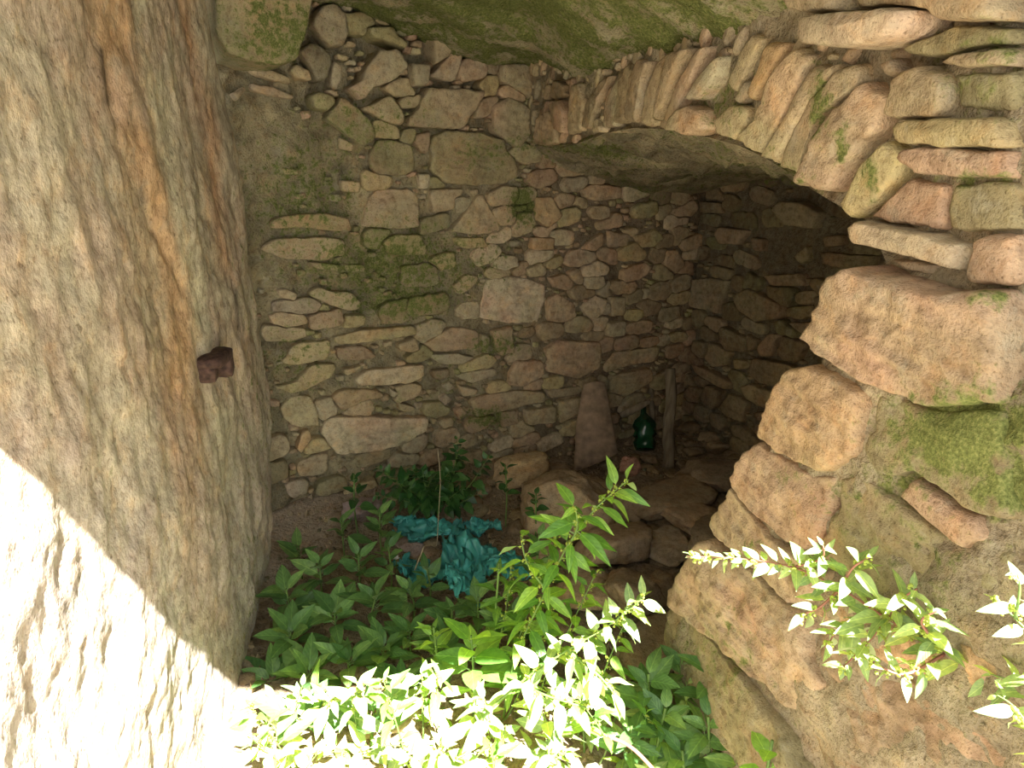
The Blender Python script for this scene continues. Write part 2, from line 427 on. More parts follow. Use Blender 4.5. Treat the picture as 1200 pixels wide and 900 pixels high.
def left_fn(a, b):
    v = -.25 + b * 2.65; ue = edge_u(v) + .02 * fbm((0, v, 0), 7, 3, 4)
    u = -1.5 + (ue + 1.5) * (1 - (1 - a) ** 1.0)
    q = Vector((u * 9, v * 6.5, 0))
    sc = noise.voronoi(q * 2.3 + Vector((noise.noise(q) * .6, noise.noise(q * 1.3 + Vector((4, 4, 4))) * .6, 0)))[0][0]
    w = .026 * fbm((u, v * .7, 0), 2.6, 4, 11) + .0085 * (sc - .4) + .0075 * fbm((u, v * .6, 0), 11, 4, 12) + .003 * fbm((u, v, 2), 40, 2, 13)
    crack = near_line(u, v, [LEFT.hit(130, 80), LEFT.hit(140, 170), LEFT.hit(215, 330)], .02)
    w -= .012 * crack
    ex = max(0, 1 - (ue - u) / .10); w -= ex * ex * .07
    return LEFT.at(u, v, w)
wall_left = grid('wall_left', left_fn, 330, 250, M_LEFT, left_col)
def left_end(a, b):
    w0 = left_fn(1, b); return w0 - LEFT.n * (a * .28) + LEFT.u * (.03 * math.sin(a * 3))
grid('end_face', left_end, 14, 120, M_LEFT, lambda w, a, b: (.27, .23, .15, .25), wall_left)
wall_left['kind'] = 'structure'

# ---- arch face + pier on the right (mortar bed behind the voussoirs and blocks)
INTRA = [(600, 186), (612, 172), (640, 171), (675, 169), (710, 156), (742, 150), (770, 151), (800, 155), (835, 162), (867, 171), (895, 184), (921, 200), (950, 221), (975, 236), (992, 246), (1010, 254), (1022, 264),
         (1030, 288), (1038, 306), (1010, 326), (1000, 352), (982, 396), (970, 415), (952, 438), (935, 470), (922, 505), (902, 528), (884, 562), (866, 586), (853, 610), (848, 634), (822, 676), (808, 700), (790, 735), (800, 800), (822, 880), (840, 980)]
intra_uv = [ARCH.hit(x, y) for x, y in INTRA]
intra_uv[-1] = (intra_uv[-1][0], -.1)
UEND = 2.84
outer_uv = []
for k, (u, v) in enumerate(intra_uv):
    f = k / (len(intra_uv) - 1)
    outer_uv.append((u * (1 - f) + UEND * f, 2.4) if f < .35 else (UEND, 2.4 - (f - .35) / .65 * 2.5))
def arch_face(a, b):
    x = a * (len(intra_uv) - 1); i = min(int(x), len(intra_uv) - 2); t = x - i
    p = Vector(intra_uv[i]).lerp(Vector(intra_uv[i + 1]), t); q = Vector(outer_uv[i]).lerp(Vector(outer_uv[i + 1]), t)
    r = p.lerp(q, b ** 1.2)
    w = .02 * fbm((r.x, 0, r.y), 6, 4, 21) + .012 * fbm((r.x, 3, r.y), 25, 3, 22)
    kz = max(0, min(1, (1.42 - r.y) / .12)); kx = max(0, min(1, (r.x - 2.38) / .05))
    w += min(1, b * 9) * max(.066 * kz, .046 * kx, .016)
    return ARCH.at(r.x, r.y, (-.018 + w) * min(1, b * 30))
def mort2(w, a=0, b=0):
    g = 1 + .3 * fbm(w, 7, 3, 2)
    return (.28 * g, .235 * g, .155 * g, moss_at(w) + .12)
wall_pier = grid('wall_front', arch_face, 260, 60, M_MORTAR, mort2, flip=True)
wall_pier['kind'] = 'structure'
# reveal / soffit of the pier and arch: the same outline carried back through the wall's thickness
REAR_PX = {0: (600, 190), 1: (612, 184), 2: (640, 196), 3: (675, 208), 4: (700, 212), 5: (728, 221), 6: (765, 229), 7: (800, 230)}
def rear_pt(i):
    if i in REAR_PX:
        u, v = BACK.hit(*REAR_PX[i]); return BACK.at(u, v, -.03)
    if i <= 15:
        x = [830, 862, 893, 925, 955, 985, 1010, 1035][i - 8]; y = [224, 217, 212, 209, 215, 225, 235, 245][i - 8]
        u, v = INNER.hit(x, y); return INNER.at(u, v, -.03)
    u, v = intra_uv[i]; return ARCH.at(u, v, -.5)
rear = [rear_pt(i) for i in range(len(intra_uv))]
def arch_soffit(a, b):
    x = a * (len(intra_uv) - 1); i = min(int(x), len(intra_uv) - 2); t = x - i
    p = ARCH.at(*intra_uv[i]).lerp(ARCH.at(*intra_uv[i + 1]), t); q = rear[i].lerp(rear[i + 1], t)
    r = p.lerp(q, b)
    k = math.sin(b * math.pi) ** .5 if 0 < b < 1 else 0
    k2 = min(1, b * 12, (1 - b) * 6)
    q = Vector((a * 26, b * 7, 0)); vd = noise.voronoi(q * 1.0 + Vector((noise.noise(q) * .5, 0, 0)))[0]
    return r + Vector((0, 0, 1)) * (.05 * k * fbm(r, 4, 4, 23) + .018 * k2 * fbm((r.x, r.y, r.z * 3), 20, 3, 24) + .035 * k2 * (.35 - min(.5, vd[1] - vd[0])) + .03 * k)
def soffit_col(w, a, b):
    g = 1 + .5 * fbm((w.x * .6, w.y * .6, w.z * 2), 10, 4, 4); k = .5 if a > .45 else 1
    return (.34 * g, .29 * g, .185 * g, (.40 + .35 * fbm(w, 4, 3, 3)) * k)
grid('soffit', arch_soffit, 300, 60, M_MORTAR, soffit_col, wall_pier)

# ---- mossy vault of the front chamber
BND = [('B', 225, -60), ('B', 300, -35), ('B', 350, -14), ('B', 385, 2), ('B', 430, 20), ('B', 470, 38), ('B', 520, 55), ('B', 560, 68), ('B', 600, 76), ('B', 640, 89),
       ('A', 660, 90), ('A', 700, 86), ('A', 740, 72), ('A', 790, 62), ('A', 840, 49), ('A', 885, 38), ('A', 930, 34), ('A', 975, 24), ('A', 1030, -5), ('A', 1100, -40), ('A', 1215, -100)]
bnd = []
for w_, x, y in BND:
    pl = BACK if w_ == 'B' else ARCH; u, v = pl.hit(x, y); bnd.append(pl.at(u, v, -.04))
LIP = [Vector((-1.05 + 2.05 * i / (len(bnd) - 1), .29, 2.2)) for i in range(len(bnd))]  # unseen front edge, placed by where the sun patch should end
def ceil_fn(a, b):
    x = a * (len(bnd) - 1); i = min(int(x), len(bnd) - 2); t = x - i
    p = bnd[i].lerp(bnd[i + 1], t); q = LIP[i].lerp(LIP[i + 1], t); r = p.lerp(q, b)
    z = .05 * fbm((r.x, r.y, 0), 2.4, 4, 31) + .016 * fbm((r.x * .6, r.y, 0), 12, 4, 32) + .008 * fbm((r.x, r.y, 0), 40, 2, 33)
    return r + Vector((0, 0, z * (1 if b < .96 else .3)))
def ceil_col(w, a, b):
    n = fbm((w.x, w.y, 0), 5, 4, 3); m = .80 + .35 * n - max(0, b - .5) * .2
    if fbm((w.x * .5, w.y, 1), 6, 3, 14) > .22: m -= .35
    return (.36, .32, .20, m)
ceiling = grid('ceiling', ceil_fn, 240, 110, M_MORTAR, ceil_col)
ceiling['kind'] = 'structure'
# unseen slab added above everything to keep out sky light and cut the sun
def boxv(x0, x1, y0, y1, z0, z1):
    v = [(x0, y0, z0), (x1, y0, z0), (x1, y1, z0), (x0, y1, z0), (x0, y0, z1), (x1, y0, z1), (x1, y1, z1), (x0, y1, z1)]
    return v, [(0, 3, 2, 1), (4, 5, 6, 7), (0, 1, 5, 4), (1, 2, 6, 5), (2, 3, 7, 6), (3, 0, 4, 7)]
v, f = boxv(-1.6, 3.2, .34, 5.6, 2.30, 2.75)
o = mesh_obj('unseen_roof_blocker', v, f, M_MORTAR, ceiling, cols=[(.36, .31, .22, .1)] * 8, smooth=False)
# unseen course of edge stones, added to roughen the line that cuts the sunlight
for k in range(15):
    x = -1.25 + k * .155; r_ = random.Random(900 + k)
    h = .13; verts = []
    EP = Plane((x, .34, 2.2), (1, 0))
    stone(EP, [(-.07, 0), (.0, -.006 + r_.uniform(-.012, .012)), (.07, 0), (.075, .1), (.07, .2), (0, .21), (-.07, .2), (-.075, .1)], .05 + r_.uniform(-.012, .012), .1, jit(TAN, r_), 900 + k, ceiling, 'stone')
# unseen closing wall beside the opening, added to block sun and sky light
v, f = boxv(.742, 3.0, .54, .80, -.1, 2.5)
mesh_obj('unseen_front_blocker', v, f, M_MORTAR, wall_pier, cols=[(.40, .34, .24, .1)] * 8, smooth=False)
v, f = boxv(2.15, 2.5, .8, 5.0, -.1, 2.5)
mesh_obj('unseen_side_blocker', v, f, M_MORTAR, wall_inner, cols=[(.40, .34, .24, .1)] * 8, smooth=False)  # unseen side closure, added against light leaking into the inner chamber

# ---- ground
def floor_z(x, y):
    z = .05 * fbm((x, y, 0), 1.6, 4, 41) + .02 * fbm((x, y, 0), 8, 3, 42)
    d = -(Vector((x, y, 0)) - BACK.o).dot(BACK.n)        # little bank of earth along the back wall
    if x < .1: z += .10 * max(0, 1 - abs(d) / .35)
    if y < .6: z *= max(0, min(1, (y + .2) / .8))
    return z
def floor_fn(a, b):
    x = -2.2 + a * 5.4; y = -4.0 + b * 9.0
    return Vector((x, y, floor_z(x, y)))
floor = grid('floor', floor_fn, 230, 380, M_SOIL, lambda w, a, b: (.28, .22, .15, .05) if w.y > .4 else (.34, .32, .27, -.3))
floor['kind'] = 'structure'

# ================================================================== MASONRY
T_, Y_, K_, G_, O_, D_, L_, R_, W_ = TAN, YEL, PINK, GREY, OLIVE, DARK, PALE, ORANGE, BROWN
BACK_STONES = [
 (G_, [(375,8),(392,5),(403,20),(406,42),(400,55),(385,58),(372,45),(362,30)]), (G_, [(418,95),(425,78),(440,60),(462,58),(473,80),(455,98),(430,105),(420,120),(405,105)]),
 (O_, [(428,33),(455,33),(462,45),(474,52),(472,60),(450,52),(430,45)]), (T_, [(423,128),(455,111),(470,130),(474,142),(470,149),(448,142)]),
 (T_, [(484,132),(500,102),(566,107),(562,118),(540,152),(500,150),(476,147),(476,137)]), (G_, [(477,74),(500,77),(497,101),(480,103)]),
 (G_, [(503,90),(510,80),(530,60),(541,52),(540,72),(532,97),(508,92)]), (T_, [(500,45),(512,38),(528,50),(522,68),(505,76)]),
 (T_, [(585,75),(615,75),(648,93),(645,130),(622,118),(600,103),(583,95)]), (T_, [(575,125),(592,114),(612,122),(634,138),(620,158),(606,174),(577,155)]),
 (T_, [(290,78),(300,79),(325,85),(341,93),(339,99),(318,95),(292,86)]), (T_, [(291,98),(318,102),(345,113),(343,117),(315,112),(292,106)]),
 (T_, [(268,111),(283,102),(285,108),(275,119)]), (T_, [(338,83),(345,75),(362,82),(365,95),(345,92)]), (D_, [(346,60),(362,50),(385,63),(386,72),(382,95),(368,98),(362,80)]),
 (G_, [(388,70),(400,77),(398,95),(392,108),(385,98)]), (O_, [(362,112),(372,108),(390,113),(391,122),(382,132),(365,127)]),
 (O_, [(382,140),(398,112),(420,128),(436,145),(438,165),(425,172),(405,158)]), (T_, [(396,160),(416,169),(412,178),(398,174)]), (T_, [(331,197),(350,199),(350,205),(332,204)]),
 (W_, [(487,158),(503,153),(502,175),(498,182),(484,170)]), (L_, [(488,203),(502,202),(501,220),(490,222)]),
 (O_, [(505,160),(520,153),(560,155),(585,163),(600,185),(606,205),(590,215),(560,217),(520,215),(504,200),(503,180)]), (O_, [(440,165),(460,163),(483,172),(486,198),(475,206),(450,206),(434,200),(432,185)]),
 (T_, [(423,265),(430,235),(440,223),(478,220),(490,232),(491,267),(460,268)]), (T_, [(397,211),(422,212),(421,226),(400,224)]),
 (R_, [(316,262),(330,252),(375,249),(410,256),(413,270),(385,270),(350,266),(318,268)]), (T_, [(305,293),(320,280),(380,277),(403,280),(405,298),(380,305),(330,303)]),
 (T_, [(362,307),(398,309),(398,317),(370,315)]), (T_, [(400,309),(427,310),(430,318),(405,319)]), (T_, [(360,345),(372,336),(390,342),(410,341),(423,355),(415,365),(385,357)]),
 (T_, [(323,340),(335,337),(348,345),(345,352),(328,349)]), (T_, [(315,370),(330,365),(357,369),(362,379),(338,384),(318,380)]), (Y_, [(390,395),(425,386),(487,381),(490,391),(440,399),(393,404)]),
 (Y_, [(331,423),(345,402),(388,398),(385,420),(345,428)]), (Y_, [(320,452),(345,447),(365,427),(392,425),(391,438),(360,455),(340,459)]), (T_, [(328,478),(335,468),(350,462),(363,464),(373,485),(372,498),(345,499),(330,490)]),
 (R_, [(348,525),(352,508),(362,502),(366,512),(352,530)]), (L_, [(375,507),(382,488),(415,487),(470,488),(500,486),(501,500),(470,520),(440,528),(393,532)]),
 (W_, [(393,406),(425,404),(440,415),(437,420),(394,421)]), (T_, [(464,403),(485,394),(492,409),(480,413),(465,408)]), (K_, [(495,402),(510,393),(530,382),(560,387),(560,407),(520,412),(505,410)]),
 (K_, [(576,386),(599,382),(601,412),(585,417),(576,407)]), (G_, [(563,392),(573,394),(571,415),(562,412)]), (G_, [(500,415),(535,413),(556,418),(541,427),(515,426)]),
 (L_, [(412,448),(425,433),(495,426),(497,440),(480,448),(430,451)]), (T_, [(400,433),(423,427),(422,431),(405,440)]), (R_, [(387,465),(402,455),(440,455),(450,464),(420,470),(400,481)]),
 (L_, [(455,453),(466,460),(460,466),(456,462)]), (T_, [(465,471),(486,476),(480,483),(467,480)]), ((.56, .46, .33), [(561,372),(569,328),(600,323),(638,332),(637,347),(628,378),(590,378)]),
 (T_, [(525,271),(540,255),(558,230),(565,228),(578,252),(586,271),(560,275)]), (Y_, [(531,278),(567,278),(571,289),(545,291),(533,287)]), (R_, [(626,232),(646,231),(658,253),(640,267),(625,258)]),
 (R_, [(621,278),(648,278),(648,293),(623,292)]), (K_, [(680,222),(690,216),(726,218),(727,232),(695,236),(683,232)]), (L_, [(576,307),(586,299),(607,300),(608,312),(590,317),(578,314)]),
 (T_, [(530,336),(547,320),(561,325),(552,337),(537,346)]), (T_, [(503,222),(542,220),(540,228),(530,232),(532,245),(505,250),(502,235)]), (T_, [(614,315),(632,307),(640,316),(638,322),(618,325)]),
 (K_, [(642,325),(662,320),(673,332),(665,340),(647,337)]), (K_, [(640,352),(650,343),(672,355),(675,370),(660,378),(640,376)]), (L_, [(684,325),(705,322),(708,333),(700,339),(684,338)]),
 (L_, [(680,360),(695,345),(710,350),(706,368),(690,375)]), (T_, [(714,348),(732,348),(732,368),(714,371)]), (G_, [(710,378),(732,375),(730,393),(708,394)]), (Y_, [(744,276),(765,267),(776,278),(766,289),(748,290)]),
 (K_, [(779,295),(792,292),(802,310),(790,322),(778,312)]), (K_, [(680,292),(690,280),(706,272),(706,285),(695,295)]), (G_, [(711,270),(738,275),(735,288),(712,290)]),
 (K_, [(595,440),(602,422),(634,421),(636,440),(610,453),(595,451)]), (K_, [(638,408),(655,398),(700,400),(702,430),(675,443),(640,435)]), (T_, [(706,430),(718,412),(772,405),(770,422),(725,430),(708,437)]),
 (T_, [(550,470),(560,464),(600,457),(637,457),(640,468),(600,478),(558,488)]), (G_, [(532,441),(550,434),(580,430),(582,438),(552,449)]), (W_, [(504,434),(525,431),(527,440),(515,445),(504,442)]),
 (G_, [(516,451),(525,445),(532,452),(524,459)]), (G_, [(514,466),(521,460),(530,467),(520,476)]), (K_, [(531,481),(540,475),(547,485),(538,492)]), (T_, [(510,493),(530,488),(531,498),(520,503)]),
 (T_, [(536,451),(560,456),(557,462),(540,464)]), (T_, [(653,470),(680,464),(675,485),(655,495)]), (T_, [(613,480),(650,474),(650,494),(616,498)]), (T_, [(640,456),(680,452),(680,461),(643,466)]),
 (W_, [(585,482),(607,480),(607,496),(588,500)]), (T_, [(715,440),(760,430),(765,445),(730,465),(712,458)])]
INNER_STONES = [
 (G_, [(907,245),(920,235),(947,237),(969,250),(960,268),(922,264)]), (W_, [(821,236),(847,237),(849,250),(823,249)]), (K_, [(842,275),(848,265),(880,270),(870,287),(848,285)]),
 (G_, [(814,358),(817,327),(835,325),(858,329),(846,367),(818,360)]), (W_, [(862,347),(880,337),(920,357),(920,372),(890,377),(870,365)]), (O_, [(925,360),(957,357),(960,370),(940,375),(925,370)]),
 (W_, [(969,277),(991,275),(992,287),(970,290)]), (T_, [(935,300),(950,287),(952,305),(942,310)]), (K_, [(900,322),(945,320),(946,335),(910,335)]), (W_, [(965,295),(1030,300),(1025,320),(967,310)]),
 (W_, [(883,278),(898,280),(897,295),(885,293)]), (W_, [(846,385),(853,382),(877,395),(877,413),(855,410),(847,398)]), (W_, [(880,391),(891,398),(890,408),(881,412)]), (K_, [(893,407),(907,390),(917,392),(908,418),(895,417)]),
 (W_, [(912,413),(920,393),(950,402),(937,425),(922,423)]), (W_, [(882,437),(887,418),(930,427),(955,440),(940,462),(920,455),(897,448)]), (T_, [(828,420),(835,400),(847,405),(860,413),(853,428),(838,430)]),
 (W_, [(813,425),(827,430),(862,448),(857,457),(843,450),(820,437)]), (T_, [(873,452),(883,449),(912,460),(910,473),(900,478),(880,467)]), (T_, [(845,478),(858,460),(878,470),(873,495),(855,488)]),
 (W_, [(825,467),(832,450),(850,458),(847,473),(838,480)]), (W_, [(803,460),(812,452),(824,455),(822,472),(810,470)]), (W_, [(888,482),(910,482),(907,495),(890,492)]), (W_, [(882,500),(892,496),(917,508),(910,518),(895,515)]),
 (Y_, [(863,420),(879,422),(878,432),(864,433)]), (W_, [(925,378),(960,377),(965,390),(945,393)])]
VOUSSOIRS = [
 (K_, [(950,215),(987,138),(1028,99),(1062,113),(1046,154),(1008,192),(988,225)]), (T_, [(922,197),(942,154),(965,117),(1006,73),(1029,77),(1024,98),(990,125),(965,150),(946,206)]),
 (Y_, [(1000,243),(1029,190),(1058,165),(1083,175),(1075,196),(1054,225),(1029,254),(1012,256)]), (T_, [(904,186),(933,142),(950,104),(967,77),(996,75),(975,106),(950,140),(933,172),(919,194)]),
 (T_, [(874,166),(896,142),(912,104),(927,75),(950,54),(962,67),(946,104),(929,137),(900,182)]), (R_, [(884,115),(900,78),(908,50),(931,49),(918,78),(890,121)]), (T_, [(846,140),(868,122),(886,125),(884,145),(868,164),(848,158)]),
 (G_, [(820,117),(838,86),(860,62),(854,92),(833,120)]), (T_, [(860,102),(875,60),(894,38),(903,46),(887,75),(871,108)]), (K_, [(787,144),(804,104),(833,54),(842,58),(819,104),(800,140)]),
 (W_, [(779,143),(789,100),(803,62),(824,54),(804,96),(790,128)]), (T_, [(763,147),(771,100),(788,62),(800,62),(785,104),(776,147)]), (W_, [(746,143),(751,92),(762,68),(773,71),(767,100),(760,146)]),
 (W_, [(729,144),(734,96),(744,76),(750,83),(747,104),(743,142)]), (G_, [(716,150),(714,132),(722,108),(735,85),(741,83),(731,115),(727,148)]), (W_, [(690,152),(694,122),(713,92),(722,88),(710,115),(704,132),(698,153)]),
 (T_, [(673,158),(674,130),(676,98),(686,98),(690,118),(686,152)]), (K_, [(657,150),(654,122),(664,116),(671,130),(671,158)]), (K_, [(632,168),(636,140),(650,128),(656,148),(660,168),(645,171)]), (W_, [(649,113),(655,93),(665,97),(671,112),(657,118)]),
 (T_, [(702,155),(706,137),(712,150),(712,156)]), (T_, [(796,152),(808,128),(820,124),(842,128),(843,152),(828,159)])]
PIER = [  # colour, polygon, proud
 (L_, [(988,44),(990,22),(1032,17),(1100,12),(1128,14),(1127,34),(1112,44),(1072,56),(1028,58),(996,53)], .10), (T_, [(955,-8),(1035,-14),(1033,14),(988,20),(968,12)], .09),
 (T_, [(1042,-12),(1120,-20),(1225,-20),(1225,26),(1150,28),(1131,12),(1095,8),(1040,12)], .07), (O_, [(1074,60),(1100,52),(1126,38),(1150,31),(1225,34),(1225,54),(1160,58),(1124,72),(1100,67)], .045),
 (T_, [(1122,75),(1160,60),(1225,57),(1225,80),(1160,82)], .05), (W_, [(1046,76),(1066,68),(1071,87),(1056,92)], .03),
 (T_, [(1065,136),(1071,92),(1104,80),(1140,85),(1150,100),(1145,130),(1134,138),(1080,140)], .055), (O_, [(1154,100),(1146,86),(1225,83),(1225,132),(1160,131),(1149,128)], .045),
 (Y_, [(1073,149),(1080,141),(1225,137),(1225,174),(1160,174),(1082,169)], .06), (K_, [(1083,185),(1090,173),(1120,172),(1225,177),(1225,209),(1138,207),(1101,202)], .055),
 (K_, [(1035,254),(1062,232),(1088,206),(1116,211),(1138,214),(1130,240),(1128,268),(1068,261)], .035), (O_, [(1142,213),(1225,213),(1225,268),(1160,272),(1134,268),(1134,240)], .04),
 (L_, [(1018,263),(1032,258),(1072,265),(1120,274),(1145,279),(1168,287),(1160,318),(1120,305),(1060,290),(1024,284)], .06), (K_, [(1172,277),(1225,270),(1225,334),(1166,332),(1163,318),(1172,290)], .05),
 (K_, [(979,394),(1001,352),(1006,330),(1040,311),(1072,319),(1100,324),(1130,336),(1162,338),(1225,340),(1225,470),(1186,472),(1140,473),(1080,454),(1040,434),(986,400)], .085),
 (G_, [(1055,304),(1085,303),(1122,311),(1112,321),(1080,316)], .03), (W_, [(985,404),(1000,407),(1050,437),(1078,455),(1050,452),(1000,428),(978,417)], .03),
 (R_, [(918,508),(928,480),(945,450),(958,429),(985,425),(1020,437),(1054,455),(1050,490),(1038,530),(1010,550),(986,547),(950,530)], .075),
 (O_, [(1058,457),(1090,463),(1140,478),(1190,476),(1225,473),(1225,606),(1180,596),(1140,566),(1105,548),(1085,556),(1050,542),(1042,525),(1055,490)], .06),
 (K_, [(1085,575),(1105,553),(1150,583),(1190,602),(1198,630),(1170,641),(1140,618),(1110,598)], .06),
 (K_, [(883,562),(900,527),(915,514),(950,535),(985,552),(1010,556),(1006,590),(990,625),(975,645),(940,622),(907,590)], .065), (O_, [(1014,556),(1040,552),(1078,580),(1108,603),(1140,625),(1168,646),(1130,690),(1060,705),(1010,668),(982,645),(998,615),(1012,590)], .05),
 (O_, [(1174,648),(1200,636),(1225,640),(1225,755),(1150,735),(1100,712),(1136,692)], .045),
 (T_, [(853,608),(868,582),(881,567),(905,593),(938,624),(975,650),(1000,668),(985,700),(965,705),(900,650),(860,624)], .07), (R_, [(1005,672),(1060,712),(1130,740),(1225,765),(1225,826),(1140,804),(1050,765),(990,722),(972,708),(990,702)], .05),
 (T_, [(850,630),(860,628),(900,656),(980,724),(975,760),(1000,800),(960,830),(900,780),(850,735),(812,700),(817,680)], .075), (W_, [(985,728),(1050,770),(1140,810),(1225,832),(1225,930),(1150,930),(1030,930),(980,880),(965,836),(1004,802),(982,762)], .05),
 (O_, [(790,735),(802,706),(812,704),(850,742),(900,790),(950,850),(985,930),(930,930),(860,850),(810,800)], .06)]

seed = [100]
def ns(): seed[0] += 1; return seed[0]
def fine_scale(c, k): return tuple(x * k for x in c)
pk = Packer(-1.0, 2.3, -.02, 2.35, .004)
back_region = [BACK.hit(x, y) for x, y in [(150, -120), (700, -60), (700, 150), (812, 215), (812, 700), (150, 1100)]]
pk.stamp([(-1.0, -.02), (2.25, -.02), (2.25, 2.35), (-1.0, 2.35)], inv=True)
for poly, c in plane_polys(BACK, BACK_STONES):
    r_ = random.Random(ns()); ce = BACK.at(*poly[0]); 
    tp = min(q[1] for q in poly) > BACK.hit(500, 165)[1]
    stone(BACK, poly, r_.uniform(.02, .065) if tp else r_.uniform(.012, .030), .08, jit(c, r_, .08), ns(), wall_back, rough=1.1); pk.stamp(poly)
def keep_back(u, v):
    px, py = to_px(BACK.at(u, v))
    if px < 255 or py < -5 or py > 575: return 0
    if px > 815: return 0
    if px < 345 and py < 330: return 0
    if 270 < px < 430 and 120 < py < 300: return .06
    if 400 < px < 560 and 275 < py < 385: return .10
    if px < 400 and py < 470: return .22
    if px < 470: return .4
    if px < 560: return .6
    return 1
bb = pk.pack(random.Random(5), [(.10, .05, 1500, .62), (.07, .038, 3000, .58), (.045, .028, 4000, .5)], keep_back, .003, 212, .06)
for poly in bb:
    r_ = random.Random(ns()); px, py = to_px(BACK.at(*poly[0]))
    c = r_.choice([TAN, TAN, GREY, OLIVE, OLIVE, YEL] if px < 560 else [TAN, PINK, PALE, TAN, GREY, BROWN, YEL])
    stone(BACK, poly, r_.uniform(.008, .026), .05, jit(c, r_, .12), ns(), wall_back, rough=1.1)
def chinks(pl, packer, rng, n, parent, colr, keep, tiers=((.02, .013, 0, .5),), name='chinking'):
    """small filling stones between the big ones, joined into one part"""
    polys = packer.pack(rng, [(.024, .015, n, .5), (.014, .010, n, .5)], keep, .004, n)
    V, Fc, C = [], [], []
    for poly in polys:
        m = len(poly); b0 = len(V); c0 = colr(rng); cu = sum(p[0] for p in poly) / m; cv = sum(p[1] for p in poly) / m
        h = rng.uniform(.004, .018)
        for f, w in ((1, -.03), (.97, h * .5), (.62, h)):
            for p in poly:
                w3 = pl.at(cu + (p[0] - cu) * f, cv + (p[1] - cv) * f, w + (rng.uniform(-.002, .002) if w > 0 else 0)); V.append(w3); C.append((*c0, moss_at(w3)))
        w3 = pl.at(cu, cv, h * 1.05); V.append(w3); C.append((*c0, moss_at(w3)))
        for k in range(2):
            for i in range(m): j = (i + 1) % m; Fc.append((b0 + k * m + i, b0 + k * m + j, b0 + (k + 1) * m + j, b0 + (k + 1) * m + i))
        for i in range(m): Fc.append((b0 + 2 * m + i, b0 + 2 * m + (i + 1) % m, b0 + 3 * m))
    o = mesh_obj(name, V, Fc, M_STONE, parent, cols=C); o['kind'] = 'stuff'; return o
chinks(BACK, pk, random.Random(6), 2600, wall_back, lambda r: jit(r.choice([TAN, GREY, OLIVE, BROWN, PINK]), r), lambda u, v: min(1, keep_back(u, v) * 1.6))
# the big block that hangs in the upper left corner of the back wall
BP = Plane(BACK.o + BACK.n * .20, BACK.u)
stone(BP, [BP.hit(x, y) for x, y in [(247, -40), (366, -40), (362, 5), (356, 40), (345, 70), (325, 78), (290, 74), (266, 66), (250, 45)]], .06, .3, (.40, .35, .19), ns(), wall_back, detail=1.6, moss_bias=.22, rough=.6)

pk2 = Packer(0, 2.6, -.02, 2.3)
for poly, c in plane_polys(INNER, INNER_STONES):
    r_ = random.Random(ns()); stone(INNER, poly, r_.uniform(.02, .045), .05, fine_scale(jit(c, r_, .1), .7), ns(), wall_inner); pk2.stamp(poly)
def keep_inner(u, v):
    px, py = to_px(INNER.at(u, v)); return .12 if (py < 325 and px > 880) else 1 if (770 < px < 1060 and 190 < py < 560) else 0
for poly in pk2.pack(random.Random(15), [(.10, .055, 1800, .7), (.075, .042, 2600, .62), (.05, .032, 2600, .6)], keep_inner, .007, 130):
    r_ = random.Random(ns()); px, py = to_px(INNER.at(*poly[0]))
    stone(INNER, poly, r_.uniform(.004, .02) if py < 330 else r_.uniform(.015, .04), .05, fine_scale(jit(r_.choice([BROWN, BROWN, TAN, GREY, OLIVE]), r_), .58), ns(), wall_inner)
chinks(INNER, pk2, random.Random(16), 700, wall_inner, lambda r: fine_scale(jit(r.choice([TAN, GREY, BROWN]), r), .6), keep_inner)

# ---- arch: a thing of stones on edge
arch = empty('stone_arch', ARCH.at(1.2, 1.7), 'flattened rubble arch of thin tilted stones springing from the back wall', 'arch')
for poly, c in plane_polys(ARCH, VOUSSOIRS):
    r_ = random.Random(ns()); pp = [ARCH.hit(*q) for q in []]
    o = stone(ARCH, poly, r_.uniform(.02, .05), .12, jit(c, r_, .08), ns(), None, 'voussoir', detail=1.5, rough=1.2)
    o.parent = arch; o.location = o.location - arch.location
pk3 = Packer(0, UEND, -.02, 2.35)
for _, p in VOUSSOIRS: pk3.stamp([ARCH.hit(*q) for q in p])
for c, p, pr in PIER:
    poly = [ARCH.hit(*q) for q in p]; poly = [(min(a, UEND), b) for a, b in poly]
    r_ = random.Random(ns()); stone(ARCH, poly, pr, .14, tuple(x * y for x, y in zip(jit(c, r_, .05), (.86, .83, .86))), ns(), wall_pier, detail=2.2, rough=1.05); pk3.stamp(poly)
reg = list(intra_uv[:]) + [(UEND, -.1), (UEND, 2.4), (intra_uv[0][0], 2.4)]
pk3.stamp(reg, inv=True)
def keep_arch(u, v):
    px, py = to_px(ARCH.at(u, v)); return 1 if (620 < px < 1230 and 30 < py < 900) else 0
ap = pk3.pack(random.Random(25), [(.05, .02, 1500, .55), (.03, .014, 2500, .5)], keep_arch, .005, 80, .9)
for poly in ap:
    r_ = random.Random(ns()); c = r_.choice([TAN, BROWN, GREY, PINK])
    stone(ARCH, poly, r_.uniform(.005, .02), .05, jit(c, r_), ns(), wall_pier)
chinks(ARCH, pk3, random.Random(26), 900, wall_pier, lambda r: jit(r.choice([TAN, GREY, BROWN]), r), keep_arch)
# side stones of the pier's reveal
for k in range(24, len(intra_uv) - 3, 2):
    u, v = intra_uv[k]; u2, v2 = intra_uv[k + 2]
    RP = Plane(ARCH.at(u, 0, -.12), ARCH.n)
    h = max(.04, v - v2); r_ = random.Random(ns())
    stone(RP, [(-.34, v2 + .01), (.10, v2 + .01), (.11, (v + v2) / 2), (.10, v - .01), (-.34, v - .01)], .02, .06, fine_scale(jit(TAN, r_), .8), ns(), wall_pier)

